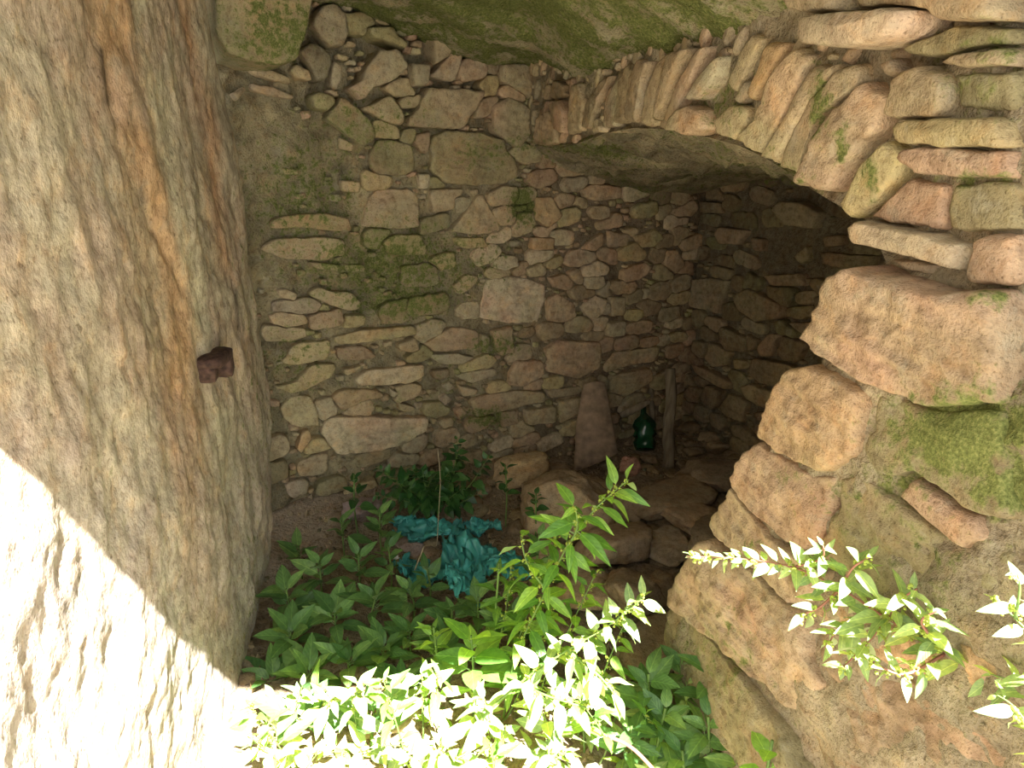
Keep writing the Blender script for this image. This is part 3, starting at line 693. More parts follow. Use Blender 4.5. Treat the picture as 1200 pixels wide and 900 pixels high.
# ================================================================== LOOSE THINGS
def rock(name, c, rad, rz, col, seed_, label=None, cat='rock', parent=None, group=None, sub=4, soft=.11, tilt=(0, 0), planes=16, sunk=.25):
    r = random.Random(seed_); bm = bmesh.new(); bmesh.ops.create_icosphere(bm, subdivisions=sub, radius=1)
    pls = []
    for k in range(planes):
        n = Vector((r.gauss(0, 1), r.gauss(0, 1), r.gauss(0, 1))).normalized(); pls.append((n, r.uniform(.5, .85)))
    if sunk < .5: pls.append((Vector((.1, .05, 1)).normalized(), .6))
    M = Euler((tilt[0], tilt[1], rz)).to_matrix(); V, C = [], []
    lo = 9
    for v in bm.verts:
        d = v.co.normalized(); t = 1.0
        for n, q in pls:
            k = n.dot(d)
            if k > .05: t = min(t, q / k)
        t *= 1 + soft * fbm(d, 2.2, 5, seed_) + .02 * fbm(d, 9, 3, seed_)
        p = M @ Vector((d.x * t * rad[0], d.y * t * rad[1], d.z * t * rad[2])); v.co = p; V.append(p); lo = min(lo, p.z)
    z0 = c[2] if len(c) > 2 else floor_z(c[0], c[1]) - lo - sunk * rad[2]
    loc = Vector((c[0], c[1], z0))
    faces = [[v.index for v in f.verts] for f in bm.faces]; bm.free()
    for p in V:
        g = 1 + .15 * noise.noise(p * 14 + Vector((seed_, 0, 0))); C.append((col[0] * g, col[1] * g, col[2] * g, .0))
    o = mesh_obj(name, V, faces, M_STONE, parent, loc, cols=C)
    if label: tag(o, label, cat, group)
    return o
def G(px, py, z=0.0):     # point on the ground seen at a pixel
    r = ray(px, py); t = (z - EYE.z) / r.z; w = EYE + r * t; return (w.x, w.y)
rock('rock', G(606, 548, .08), (.20, .13, .085), .5, (.46, .34, .19), 301, 'yellowish flat rock lying at the foot of back wall', 'rock', tilt=(.1, -.15))
rock('rock', G(657, 605, .06), (.32, .26, .20), .2, (.40, .30, .19), 302, 'large brown boulder in front of leaning rusty sheet', 'rock', tilt=(.05, .1), sub=5)
rock('rock', G(738, 552, .05), (.075, .06, .085), .4, (.42, .24, .18), 303, 'small reddish stone beside the leaning rusty sheet', 'rock')
rock('rock', G(722, 592, .04), (.25, .19, .10), -.3, (.38, .29, .19), 304, 'flat brown slab right of the large boulder', 'rock', tilt=(.1, .1))
rock('rock', G(790, 585, .04), (.28, .22, .08), .6, (.35, .27, .18), 305, 'broad dusty slab at foot of wooden post', 'rock')
rock('rock', G(716, 655, .04), (.22, .18, .10), .9, (.40, .30, .20), 306, 'brown slab just behind the tall bright green shoot', 'rock', tilt=(-.1, .1))
rock('rock', G(775, 640, .03), (.16, .14, .06), .1, (.42, .33, .23), 307, 'pale angular slab left of pier foot', 'rock', tilt=(.2, .0))
rock('rock', G(742, 705, .04), (.20, .15, .10), 1.3, (.38, .29, .19), 308, 'tilted brown stone between green shoot and pier foot', 'rock', tilt=(.15, .2))
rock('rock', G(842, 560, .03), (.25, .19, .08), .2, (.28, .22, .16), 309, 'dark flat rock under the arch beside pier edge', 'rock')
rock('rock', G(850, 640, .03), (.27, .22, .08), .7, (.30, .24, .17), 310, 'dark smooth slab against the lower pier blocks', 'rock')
rock('rock', G(655, 542, .06), (.10, .08, .05), .7, (.33, .25, .17), 311, 'small brown stone wedged left of rusty sheet', 'rock')
rock('rock', G(428, 590, .12), (.11, .08, .07), .7, (.34, .26, .24), 312, 'mauve stone half hidden left of the dark bush', 'rock')
rock('rock', G(480, 618, .1), (.07, .06, .05), .3, (.36, .28, .24), 313, 'small pale stone above the turquoise plastic', 'rock')
rock('rock', G(363, 545, .2), (.06, .05, .04), .3, (.40, .31, .2), 314, 'small tan stone at foot of wall in left corner', 'rock')
for k, (px, py, a, b, h, rz, lab) in enumerate([(690, 700, .16, .13, .06, .4, 'brown flat stone mostly hidden behind the sunlit bending shoot'), (765, 745, .17, .13, .05, 1.0, 'brown slab at the very foot of the pier beside dark weeds'),
        (810, 610, .24, .17, .06, 2.0, 'wide dusty slab in the middle of the chamber floor'), (770, 685, .12, .09, .05, .3, 'brown block in front of pale angular slab'), (700, 625, .15, .11, .07, 1.7, 'brown angular stone directly behind tip leaves of tall shoot'),
        (640, 655, .11, .09, .06, .9, 'small brown stone below the large boulder')]):
    rock('rock', G(px, py, .03), (a, b, h), rz, jit((.39, .30, .195), random.Random(k)), 330 + k, lab, 'rock', tilt=(.08, -.06))
k = 0
RX = [745, 775, 760, 730, 800, 806, 802, 815, 823, 822, 833, 838, 845, 862, 862.5, 870, 880, 895]
NTH = ['first', 'second', 'third', 'fourth', 'fifth', 'sixth', 'seventh', 'eighth', 'ninth', 'tenth', 'eleventh', 'twelfth', 'thirteenth', 'fourteenth', 'fifteenth', 'sixteenth', 'seventeenth', 'eighteenth']
RX = sorted(RX)
for px, py, s in [(806, 508, .07), (823, 500, .06), (845, 506, .08), (862, 520, .07), (815, 530, .06), (838, 532, .07), (880, 530, .06), (802, 545, .05), (822, 552, .06), (862.5, 548, .07), (775, 512, .05), (745, 518, .05), (895, 545, .06),
                  (760, 540, .045), (730, 500, .05), (800, 488, .06), (833, 487, .06), (870, 498, .06)]:
    r_ = random.Random(400 + k)
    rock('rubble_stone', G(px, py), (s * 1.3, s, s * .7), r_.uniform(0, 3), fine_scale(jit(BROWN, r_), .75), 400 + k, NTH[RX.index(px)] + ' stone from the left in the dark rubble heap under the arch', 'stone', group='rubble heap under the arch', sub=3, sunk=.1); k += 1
# stones set in the floor and loose grit
for k in range(150):
    r_ = random.Random(600 + k); x, y = r_.uniform(-.9, 1.5), r_.uniform(1.2, 3.9)
    if -(Vector((x, y, 0)) - BACK.o).dot(BACK.n) > -.02: continue
    s = r_.uniform(.025, .075)
    rock('stone', (x, y), (s * 1.3, s, s * .6), r_.uniform(0, 3), fine_scale(jit(r_.choice([BROWN, TAN, BROWN]), r_), .8), 600 + k, None, None, floor, sub=2, sunk=.8)
V, Fc, C = [], [], []; r_ = random.Random(77)
for k in range(5200):
    x, y = r_.uniform(-1.0, 1.6), r_.uniform(1.0, 4.0); z = floor_z(x, y); s = r_.uniform(.004, .014) if k % 3 else r_.uniform(.010, .026); b0 = len(V)
    c = jit(r_.choice([BROWN, DARK, TAN, BROWN]), r_); e = Euler((r_.uniform(0, 3), r_.uniform(0, 3), r_.uniform(0, 3))).to_matrix()
    for q in ((1, 0, 0), (-1, 0, 0), (0, .8, 0), (0, -.8, 0), (0, 0, .5), (0, 0, -.5)):
        V.append(Vector((x, y, z)) + e @ Vector(q) * s * r_.uniform(.7, 1.2)); C.append((*fine_scale(c, .8), 0))
    for f in ((0, 2, 4), (2, 1, 4), (1, 3, 4), (3, 0, 4), (2, 0, 5), (1, 2, 5), (3, 1, 5), (0, 3, 5)): Fc.append(tuple(b0 + i for i in f))
o = mesh_obj('gravel', V, Fc, M_STONE, floor, cols=C, smooth=False); o['kind'] = 'stuff'

def tube(path, rads, n=8, close=True, wob=0, sd=0):
    pts = [Vector(p) for p in path]; V, Fc = [], []
    up = Vector((.13, .31, .94)).normalized()
    for i, p in enumerate(pts):
        t = (pts[min(i + 1, len(pts) - 1)] - pts[max(i - 1, 0)]).normalized()
        a = t.cross(up); a = a.normalized() if a.length > 1e-4 else t.orthogonal().normalized(); b = t.cross(a)
        for k in range(n):
            th = 2 * math.pi * k / n; rr = rads[i] * (1 + wob * noise.noise(Vector((math.cos(th) * 2, math.sin(th) * 2, i * .7 + sd))))
            V.append(p + (a * math.cos(th) + b * math.sin(th)) * rr)
    for i in range(len(pts) - 1):
        for k in range(n):
            j = (k + 1) % n; Fc.append((i * n + k, i * n + j, (i + 1) * n + j, (i + 1) * n + k))
    if close:
        Fc.append(tuple(range(n))[::-1]); Fc.append(tuple((len(pts) - 1) * n + k for k in range(n)))
    return V, Fc
def localise(V, o): return [Vector(v) - o for v in V]
def lerp_path(a, b, n): return [Vector(a).lerp(Vector(b), i / n) for i in range(n + 1)]
# wooden post and stick
gx, gy = G(783, 543)
foot = Vector((gx, gy, floor_z(gx, gy) - .02)); top = P(787, 432, gy + .10)
path = lerp_path(foot, top, 10)
for i, p in enumerate(path): p.x += .006 * math.sin(i * 1.1)
V, Fc = tube(path, [.034 - .0006 * i for i in range(11)], 10, wob=.25, sd=3)
tag(mesh_obj('wooden_post', localise(V, foot), Fc, M_WOOD, None, foot), 'short upright grey wooden post standing under the arch', 'post')
gx, gy = G(770, 520); foot = Vector((gx, gy + .1, .02)); top = P(762, 448, gy + .22)
V, Fc = tube(lerp_path(foot, top, 8), [.017] * 9, 8, wob=.3, sd=9)
tag(mesh_obj('wooden_stick', localise(V, foot), Fc, M_WOOD, None, foot), 'thin dark stick leaning just left of the wooden post', 'stick')
foot = P(728, 487, 3.62); top = P(762, 470, 3.58)
V, Fc = tube(lerp_path(foot, top, 6), [.018, .02, .02, .019, .019, .017, .012], 8, wob=.4, sd=19)
tag(mesh_obj('wood_fragment', localise(V, foot), Fc, M_WOOD, None, foot), 'flat split wood fragment jutting between sheet and post', 'wood')
# leaning rusty sheet (a tapered, slightly bent blade)
def sheet(a, b, side):
    L = [P(672, 553, 3.30), P(675, 500, 3.40), P(681, 462, 3.50), P(684, 450, 3.53)]
    R = [P(724, 531, 3.34), P(718, 495, 3.42), P(712, 462, 3.50), P(709, 448, 3.53)]
    x = b * 3; i = min(int(x), 2); t = x - i
    p = L[i].lerp(L[i + 1], t).lerp(R[i].lerp(R[i + 1], t), a)
    k = math.sin(a * math.pi)
    if b > .98: p = p + Vector((0, 0, .010 * k))
    return p + Vector((.25, -1, .3)).normalized() * (.028 * k + .004 * fbm(p, 9, 3, 2)) + Vector((.2, 1, -.3)).normalized() * (.005 if side else 0)
V, Fc = [], []; nu, nv = 14, 20
for s_ in (0, 1):
    for j in range(nv + 1):
        for i in range(nu + 1): V.append(sheet(i / nu, j / nv, s_))
M1 = (nu + 1) * (nv + 1)
for j in range(nv):
    for i in range(nu):
        a = j * (nu + 1) + i; q = (a, a + 1, a + nu + 2, a + nu + 1); Fc.append(q); Fc.append(tuple(M1 + x for x in q[::-1]))
for i in range(nu):
    for a, b in ((i, i + 1), (nv * (nu + 1) + i + 1, nv * (nu + 1) + i)): Fc.append((b, a, M1 + a, M1 + b))
for j in range(nv):
    for a, b in (((j + 1) * (nu + 1), j * (nu + 1)), (j * (nu + 1) + nu, (j + 1) * (nu + 1) + nu)): Fc.append((b, a, M1 + a, M1 + b))
oo = P(695, 540, 3.35)
tag(mesh_obj('metal_sheet', localise(V, oo), Fc, M_RUST, None, oo), 'tapered rusty brown metal sheet leaning against the back wall', 'sheet')
# green crumpled plastic bottle lying in the dark corner
b0 = P(757, 528, 3.62); b1 = P(754, 478, 3.78)
prof = [(0, .02), (.02, .045), (.08, .052), (.2, .050), (.3, .040), (.36, .050), (.48, .047), (.58, .052), (.68, .042), (.8, .025), (.88, .014), (.97, .013), (1, .012)]
root = empty('plastic_bottle', b0, 'crumpled dark green plastic bottle behind the thin stick', 'bottle')
V, Fc = tube([b0.lerp(b1, t) for t, _ in prof], [r * 1.2 for _, r in prof], 18, wob=.45, sd=4)
mesh_obj('bottle_body', localise(V, b0), Fc, M_GLASSG, root)
V, Fc = tube([b1, b1 + (b1 - b0).normalized() * .016], [.016, .015], 12); mesh_obj('cap', localise(V, b0), Fc, M_CAP, root)
# rusted bracket stub in the left rock wall
u, v = LEFT.hit(243, 427); bo = LEFT.at(u, v, .02)
root = empty('iron_bracket', bo, 'rusted iron stub sticking out of the left rock wall', 'bracket')
def slab(cx, cy, w, h, d0, d1, sd):
    n = 16; V, Fc = [], []
    for k, (f, w_) in enumerate(((1, d0), (1.04, d0 * .3 + d1 * .7), (.92, d1), (.5, d1 + .004))):
        for i in range(n):
            th = 2 * math.pi * i / n; q = (abs(math.cos(th)) ** 4 + abs(math.sin(th)) ** 4) ** -.25 * f * (1 + .16 * noise.noise(Vector((math.cos(th) * 1.7, math.sin(th) * 1.7, sd + k * .3))))
            V.append(LEFT.u * (cx + math.cos(th) * q * w) + LEFT.v * (cy + math.sin(th) * q * h) + LEFT.n * w_)
    V.append(LEFT.u * cx + LEFT.v * cy + LEFT.n * (d1 + .004))
    for k in range(3):
        for i in range(n): j = (i + 1) % n; Fc.append((k * n + i, k * n + j, (k + 1) * n + j, (k + 1) * n + i))
    for i in range(n): Fc.append((3 * n + i, 3 * n + (i + 1) % n, 4 * n))
    return V, Fc
for nm, a in (('bar', (0, .018, .075, .018, -.04, .035, 1)), ('bar', (.058, -.012, .022, .042, -.04, .03, 5)), ('rust_crust', (-.045, -.012, .022, .026, -.04, .015, 8))):
    V, Fc = slab(*a); mesh_obj(nm, V, Fc, M_RUSTD, root)

# turquoise plastic: torn crumpled film lying on the soil
def film(c, w, h, rz, sd, amp=.05):
    n = 34; V, Fc = [], []; r = random.Random(sd); M = Matrix.Rotation(rz, 3, 'Z')
    idx = {}
    for j in range(n + 1):
        for i in range(n + 1):
            a, b = i / n * 2 - 1, j / n * 2 - 1
            q = Vector((a * 1.4, b * 1.4, sd)); rad = math.hypot(a, b) * (1 + .45 * noise.noise(q * 1.5))
            if rad > .95: continue
            z = amp * (noise.noise(Vector((a * 1.3, b * 1.3, sd))) + .55 * (1 - 2 * abs(noise.noise(Vector((a * 1.6 + b, b * 5.5 - a, sd + 4)))))) + .012 * noise.noise(Vector((a * 12, b * 4, sd)))
            p = M @ Vector((a * w + .03 * noise.noise(q * 3), b * h + .03 * noise.noise(q * 3 + Vector((9, 9, 9))), z))
            idx[(i, j)] = len(V); V.append(p + Vector(c))
    for j in range(n):
        for i in range(n):
            k = [(i, j), (i + 1, j), (i + 1, j + 1), (i, j + 1)]
            if all(x in idx for x in k): Fc.append(tuple(idx[x] for x in k))
    return V, Fc
gx, gy = G(530, 640, .10); bag0 = Vector((gx, gy, floor_z(gx, gy)))
bag = empty('plastic_bag', bag0, 'torn turquoise plastic bag crumpled on soil among the weeds', 'bag')
for k, (px, py, w, h, rz, hh, am) in enumerate([(500, 608, .17, .10, -.2, .08, .07), (548, 636, .17, .11, -.9, .11, .10), (545, 668, .08, .12, .3, .13, .08), (488, 650, .13, .07, -.6, .09, .06), (565, 606, .08, .05, .2, .07, .05), (592, 645, .12, .08, -.4, .08, .05)]):
    x, y = G(px, py, .08 + hh * .4); V, Fc = film((x, y, floor_z(x, y) + hh * .5), w, h, rz, 50 + k, am)
    o = mesh_obj('plastic_film', localise(V, bag0), Fc, M_BAG, bag)
    md = o.modifiers.new('thickness', 'SOLIDIFY'); md.thickness = .0015
# scraps and a white flower
x, y = G(464, 652, .12)
fl = empty('white_flower', (x, y, floor_z(x, y)), 'tiny white flower among the shaded weeds left of turquoise plastic', 'flower')
z0 = .14
V, Fc = tube([(0, 0, 0), (0, 0, z0)], [.002, .0015], 6); mesh_obj('stem', V, Fc, M_STEM, fl)
for k in range(5):
    th = k * 1.257; d = Vector((math.cos(th), math.sin(th), .35)); s = Vector((-math.sin(th), math.cos(th), 0))
    V = [Vector((0, 0, z0)), Vector((0, 0, z0)) + d * .008 + s * .005, Vector((0, 0, z0)) + d * .017, Vector((0, 0, z0)) + d * .008 - s * .005]
    mesh_obj('petal', V, [(0, 1, 2, 3)], M_PETAL, fl)

# ================================================================== PLANTS
def leaf_mesh(name, wid, tipf, fold, droop, mat, ser=0, n=8, wave=0, petiole=.12):
    V, Fc = [], []
    cols = 5
    for i in range(n + 1):
        t = i / n; x = t
        w = wid * (math.sin(math.pi * min(1, t ** .75)) ** .85) * (1 - tipf * t) + .004
        if t > .999: w = .002
        z = -droop * t * t + .03 * math.sin(t * 5) * wave
        for k in range(cols):
            a = k / (cols - 1) * 2 - 1
            V.append(Vector((petiole + x * (1 - petiole), a * w, z + abs(a) * w * fold - (abs(a) ** 2) * w * fold * .4 + wave * .02 * math.sin(t * 11 + a * 2))))
    for i in range(n):
        for k in range(cols - 1):
            a = i * cols + k; Fc.append((a, a + cols, a + cols + 1, a + 1))
    # petiole
    b = len(V); pr = .012
    for x in (0, petiole + .02):
        for q in ((0, pr), (pr, -pr * .6), (-pr, -pr * .6)): V.append(Vector((x, q[0], q[1] - .003)))
    for k in range(3): j = (k + 1) % 3; Fc.append((b + k, b + j, b + 3 + j, b + 3 + k))
    me = bpy.data.meshes.new(name); me.from_pydata([tuple(v) for v in V], [], Fc)
    me.polygons.foreach_set('use_smooth', [True] * len(me.polygons)); me.materials.append(mat); return me
def variants(wid, tipf, mat, k=5, petiole=.12, sd=1):
    r = random.Random(sd)
    return [leaf_mesh('leaf', wid * r.uniform(.85, 1.15), tipf, r.uniform(.15, .6), r.uniform(.02, .34), mat, wave=r.uniform(0, 1), petiole=petiole) for _ in range(k)]
LV_FRESH = variants(.17, .25, M_LEAF, 6, .14, 1)
LV_PALE = variants(.19, .25, M_LEAFP, 5, .1, 2)
LV_BROAD = variants(.21, .15, M_LEAFB, 6, .12, 3)
LV_BIG = variants(.30, .1, M_LEAF, 4, .12, 4)
LV_DARK = variants(.28, .3, M_LEAFD, 6, .15, 5)
def bud_mesh():
    bm = bmesh.new(); r = random.Random(3)
    for k in range(7):
        m = Matrix.Translation(Vector((r.gauss(0, .5), r.gauss(0, .5), r.gauss(0, .5)))) @ Matrix.Scale(r.uniform(.35, .6), 4)
        bmesh.ops.create_icosphere(bm, subdivisions=1, radius=1, matrix=m)
    me = bpy.data.meshes.new('flower_cluster'); bm.to_mesh(me); bm.free(); me.materials.append(M_FLOWER); return me
BUD = bud_mesh()
def catmull(pts, n):
    pts = [Vector(p) for p in pts]; q = [pts[0] * 2 - pts[1]] + pts + [pts[-1] * 2 - pts[-2]]; out = []
    for i in range(len(pts) - 1):
        a, b, c, d = q[i:i + 4]
        for k in range(n):
            t = k / n; out.append(.5 * ((2 * b) + (c - a) * t + (2 * a - 5 * b + 4 * c - d) * t * t + (3 * b - 3 * c + d - a) * t ** 3))
    out.append(pts[-1]); return out
def place(me, name, loc, xdir, up, size, parent, rng):
    x = xdir.normalized(); z = up - x * up.dot(x)
    z = z.normalized() if z.length > 1e-3 else x.orthogonal().normalized(); y = z.cross(x)
    R = Matrix((x, y, z)).transposed().to_4x4()
    o = bpy.data.objects.new(name, me); COL.objects.link(o); o.parent = parent
    o.matrix_local = Matrix.Translation(loc) @ R @ Matrix.Rotation(rng.uniform(-.5, .5), 4, 'X') @ Matrix.Scale(size, 4)
    return o
def shoot(root, path, leaves, size, step, start, rng, stem_r=.003, stem_mat=None, droop=.3, buds=0, spread=1.0, mesh_seg=6, tipscale=.35, per=1, out_bias=None):
    """one stem along the path (root's own coordinates) with alternate leaves and buds"""
    pts = catmull(path, mesh_seg); n = len(pts)
    V, Fc = tube(pts, [stem_r * (1 - .65 * i / (n - 1)) for i in range(n)], 6)
    mesh_obj('stem', V, Fc, stem_mat or M_STEM, root)
    L = [0]
    for i in range(1, n): L.append(L[-1] + (pts[i] - pts[i - 1]).length)
    d = start * L[-1]; ang = rng.uniform(0, 6)
    while d < L[-1]:
        i = max(1, next((k for k in range(1, n) if L[k] >= d), n - 1)); f = (d - L[i - 1]) / max(1e-6, L[i] - L[i - 1])
        p = pts[i - 1].lerp(pts[i], f); t = (pts[i] - pts[i - 1]).normalized()
        fr = d / L[-1]; sc = size * (1 if fr < .75 else 1 - (1 - tipscale) * (fr - .75) / .25) * rng.uniform(.7, 1.15)
        for _ in range(per):
            ang += 2.4 + rng.uniform(-.4, .4)
            a = t.orthogonal().normalized(); b = t.cross(a); rad = a * math.cos(ang) + b * math.sin(ang)
            x = (rad * spread + t * (.45 + .9 * max(0, fr - .7)) + Vector((0, 0, -droop * rng.uniform(.3, 1.5))))
            if out_bias is not None: x += out_bias * rng.uniform(0, 1)
            place(rng.choice(leaves), 'leaf', p, x, Vector((0, 0, 1)) + rad * .3 + Vector((rng.gauss(0, .2), rng.gauss(0, .2) - .25, 0)), sc, root, rng)
        if buds and rng.random() < buds:
            o = bpy.data.objects.new('flower_cluster', BUD); COL.objects.link(o); o.parent = root
            o.matrix_local = Matrix.Translation(p + rad * .006) @ Matrix.Rotation(rng.uniform(0, 3), 4, 'Z') @ Matrix.Scale(rng.uniform(.004, .0065), 4)
        d += step * rng.uniform(.7, 1.3) * (1 if fr < .8 else .6)
def plant(name, label, cat, paths, leaves, size, step, seed_, group=None, **kw):
    rng = random.Random(seed_); base = Vector(paths[0][0])
    root = empty(name, base, label, cat, group)
    for k, pth in enumerate(paths):
        st = kw.get('start', .1) if k == 0 else .05
        kk = {a: b for a, b in kw.items() if a != 'start'}
        shoot(root, [Vector(p) - base for p in pth], leaves, size, step, st, rng, **kk)
    return root
def gz(v): return Vector((v.x, v.y, floor_z(v.x, v.y) - .01))
# hero shoot
hp = [P(596, 800, 1.62), P(612, 750, 1.60), P(640, 692, 1.56), P(662, 645, 1.53), P(690, 605, 1.52), P(715, 580, 1.52), P(737, 562, 1.52)]
plant('weed_shoot', 'tall bright green leafy shoot reaching up and right toward the rusty sheet', 'plant', [[gz(hp[0] + Vector((-.1, .02, 0))), hp[0] + Vector((-.03, .01, -.2))] + hp,
      [hp[2], P(618, 660, 1.57), P(610, 628, 1.60)], [hp[3], P(676, 620, 1.50), P(674, 592, 1.47)]], LV_FRESH, .105, .017, 21, tipscale=.75, start=.45, buds=.9, stem_r=.004, droop=.45)
s2 = [P(560, 850, 1.42), P(610, 800, 1.40), P(665, 762, 1.37), P(710, 735, 1.34), P(755, 700, 1.30)]
plant('weed_shoot', 'sunlit white-glaring shoot bending right just below the tall green shoot', 'plant', [[gz(s2[0] + Vector((-.05, 0, 0)))] + s2, [s2[1], P(640, 815, 1.32), P(690, 830, 1.28)],
      [s2[2], P(700, 790, 1.30), P(722, 815, 1.27)]], LV_PALE, .085, .016, 22, tipscale=.7, start=.5, buds=.8, droop=.5, stem_r=.004)
for k, (a, b, c_, lab) in enumerate([((590, 800, 1.66), (618, 720, 1.70), (655, 622, 1.74), 'mid green shoot rising just behind the tall bright shoot'),
        ((640, 790, 1.60), (668, 735, 1.62), (700, 668, 1.64), 'leafy green shoot between tall bright shoot and sunlit shoot'), ((600, 830, 1.60), (628, 765, 1.62), (650, 700, 1.62), 'green shoot with hanging leaves left of sunlit bending shoot'),
        ((570, 790, 1.70), (590, 730, 1.74), (600, 655, 1.78), 'slender green shoot right of the turquoise plastic'), ((690, 830, 1.52), (715, 770, 1.54), (735, 722, 1.55), 'shaded shoot behind the sunlit bending shoot tip')]):
    pa, pb, pc = P(*a), P(*b), P(*c_)
    plant('weed_shoot', lab, 'plant', [[gz(pa + Vector((-.03, .02, 0))), pa, pb, pc]], LV_FRESH, .095, .019, 240 + k, start=.25, buds=.7, stem_r=.0035, droop=.4)
# branch in front of the pier
br = [P(1230, 835, .70), P(1180, 802, .76), P(1110, 765, .84), P(1040, 725, .92), P(985, 690, .98), P(930, 665, 1.04), P(870, 655, 1.09), P(805, 652, 1.13)]
brm = [[br[0] + Vector((.03, -.12, -.35)), br[0]] + br[1:], [br[4], P(1000, 665, .95), P(1022, 652, .93)], [br[5], P(900, 640, 1.03), P(888, 622, 1.02)] if 0 else [br[5], P(962, 655, 1.0), P(965, 640, .98)],
       [br[3], P(1060, 700, .88), P(1075, 690, .86)], [br[4], P(960, 712, .97), P(935, 722, .98)], [br[3], P(1010, 760, .9), P(985, 785, .88)], [br[2], P(1080, 730, .82), P(1100, 715, .80)], [br[2], P(1060, 790, .82), P(1020, 775, .84)], [br[3], P(985, 738, .95), P(968, 760, .95)]]
plant('weed_branch', 'long reddish-stemmed branch in glaring sun before the right pier', 'plant', brm, LV_PALE, .052, .0095, 23, start=.22, buds=.5, droop=.25, stem_r=.0028, stem_mat=M_STEMR)
plant('weed_branch', 'sparse sunlit sprig at right edge in front of pier', 'plant', [[P(1240, 860, .66), P(1225, 770, .68), P(1190, 725, .71), P(1160, 700, .74)], [P(1225, 770, .68), P(1205, 800, .7), P(1160, 790, .74)],
      [P(1190, 725, .71), P(1195, 690, .7), P(1192, 672, .7)]], LV_PALE, .040, .017, 24, start=.3, buds=.5, stem_r=.002)
plant('weed_branch', 'leafy sprig at lower right edge below the long branch', 'plant', [[P(1230, 930, .62), P(1215, 870, .65), P(1190, 830, .68), P(1165, 812, .7)]], LV_PALE, .045, .013, 25, start=.2, buds=.5, stem_r=.002)
# bright big leaves in mid foreground
def rosette(name, label, c, n, size, leaves, seed_, h=.12, up=.7, group=None, stem=M_STEM, lean=Vector((0, 0, 0)), buds=0):
    rng = random.Random(seed_); base = gz(c); root = empty(name, base, label, 'plant', group)
    top = c - base + lean
    V, Fc = tube(catmull([Vector((0, 0, 0)), top * .5 + Vector((rng.gauss(0, .01), rng.gauss(0, .01), 0)), top], 4), [.0035] * 9, 6); mesh_obj('stem', V, Fc, stem, root)
    for k in range(n):
        th = k * 2.4 + rng.uniform(-.3, .3); lv = k / n
        d = Vector((math.cos(th), math.sin(th), up * (.2 + 1.3 * lv) + rng.uniform(-.2, .3)))
        place(rng.choice(leaves), 'leaf', top * (.55 + .45 * lv), d, Vector((0, 0, 1)) - d * .1 + Vector((0, -.2, 0)), size * rng.uniform(.7, 1.15) * (1 - .35 * lv), root, rng)
    return root
rosette('broadleaf_weed', 'large bright green broad-leaved sprig in the middle of the weeds', P(552, 745, 1.62), 11, .15, LV_BIG, 31, up=.5)
rosette('broadleaf_weed', 'small pale green whorled sprig left of the large bright sprig', P(508, 735, 1.72), 13, .10, LV_FRESH, 32, up=.6)
rosette('broadleaf_weed', 'small green sprig just right of turquoise plastic', P(632, 626, 2.0), 12, .085, LV_BROAD, 33)
rosette('broadleaf_weed', 'bright green sprig right of the turquoise plastic below another', P(585, 660, 1.75), 8, .10, LV_FRESH, 34)
ORD = ['first', 'second', 'third', 'fourth', 'fifth', 'sixth', 'seventh', 'eighth', 'ninth', 'tenth', 'eleventh', 'twelfth', 'thirteenth', 'fourteenth', 'fifteenth', 'sixteenth', 'seventeenth', 'eighteenth', 'nineteenth', 'twentieth', 'twenty-first', 'twenty-second']
# shaded broad-leaved weeds on the left: stand on the floor, upright leaves
lefts = [(335, 690, 2.05, 9, .15), (375, 660, 2.2, 10, .13), (420, 650, 2.25, 10, .12), (455, 640, 2.3, 9, .10), (340, 740, 1.92, 10, .16), (392, 720, 1.98, 11, .16), (440, 700, 2.05, 12, .15), (480, 690, 2.1, 10, .12),
         (320, 800, 1.80, 9, .17), (362, 790, 1.78, 10, .17), (410, 775, 1.82, 10, .16), (450, 760, 1.85, 11, .15), (480, 740, 1.9, 10, .13), (350, 640, 2.35, 8, .12), (400, 610, 2.5, 9, .11), (445, 600, 2.5, 9, .12),
         (500, 665, 2.15, 8, .10), (520, 760, 1.8, 10, .14), (560, 700, 1.9, 9, .13), (310, 850, 1.7, 8, .16), (470, 800, 1.75, 10, .14), (600, 720, 1.85, 9, .13), (530, 715, 1.95, 9, .12)]
for k, (px, py, d, n, s) in enumerate(lefts):
    row = 'back' if d > 2.12 else 'middle' if d > 1.86 else 'front'
    mates = sorted(q[:2] for q in lefts if ('back' if q[2] > 2.12 else 'middle' if q[2] > 1.86 else 'front') == row); m = mates.index((px, py))
    rosette('broadleaf_weed', ORD[m] + ' from the left wall in the %s row of shaded broad-leaved weeds' % row, P(px, py, d), n, s, LV_BROAD, 700 + k, up=.9, group='shaded weeds by the left wall')
# pointed leaves catching the light at their tips
for k, (px, py, d, lab) in enumerate([(345, 835, 1.55, 'long pointed pale leaves leaning right at foot of left wall'), (430, 830, 1.55, 'pair of long light green leaves slanting up above sunlit tangle')]):
    rosette('broadleaf_weed', lab, P(px, py, d), 7, .17, LV_BROAD, 740 + k, up=1.0, lean=Vector((.02, 0, -.02)))
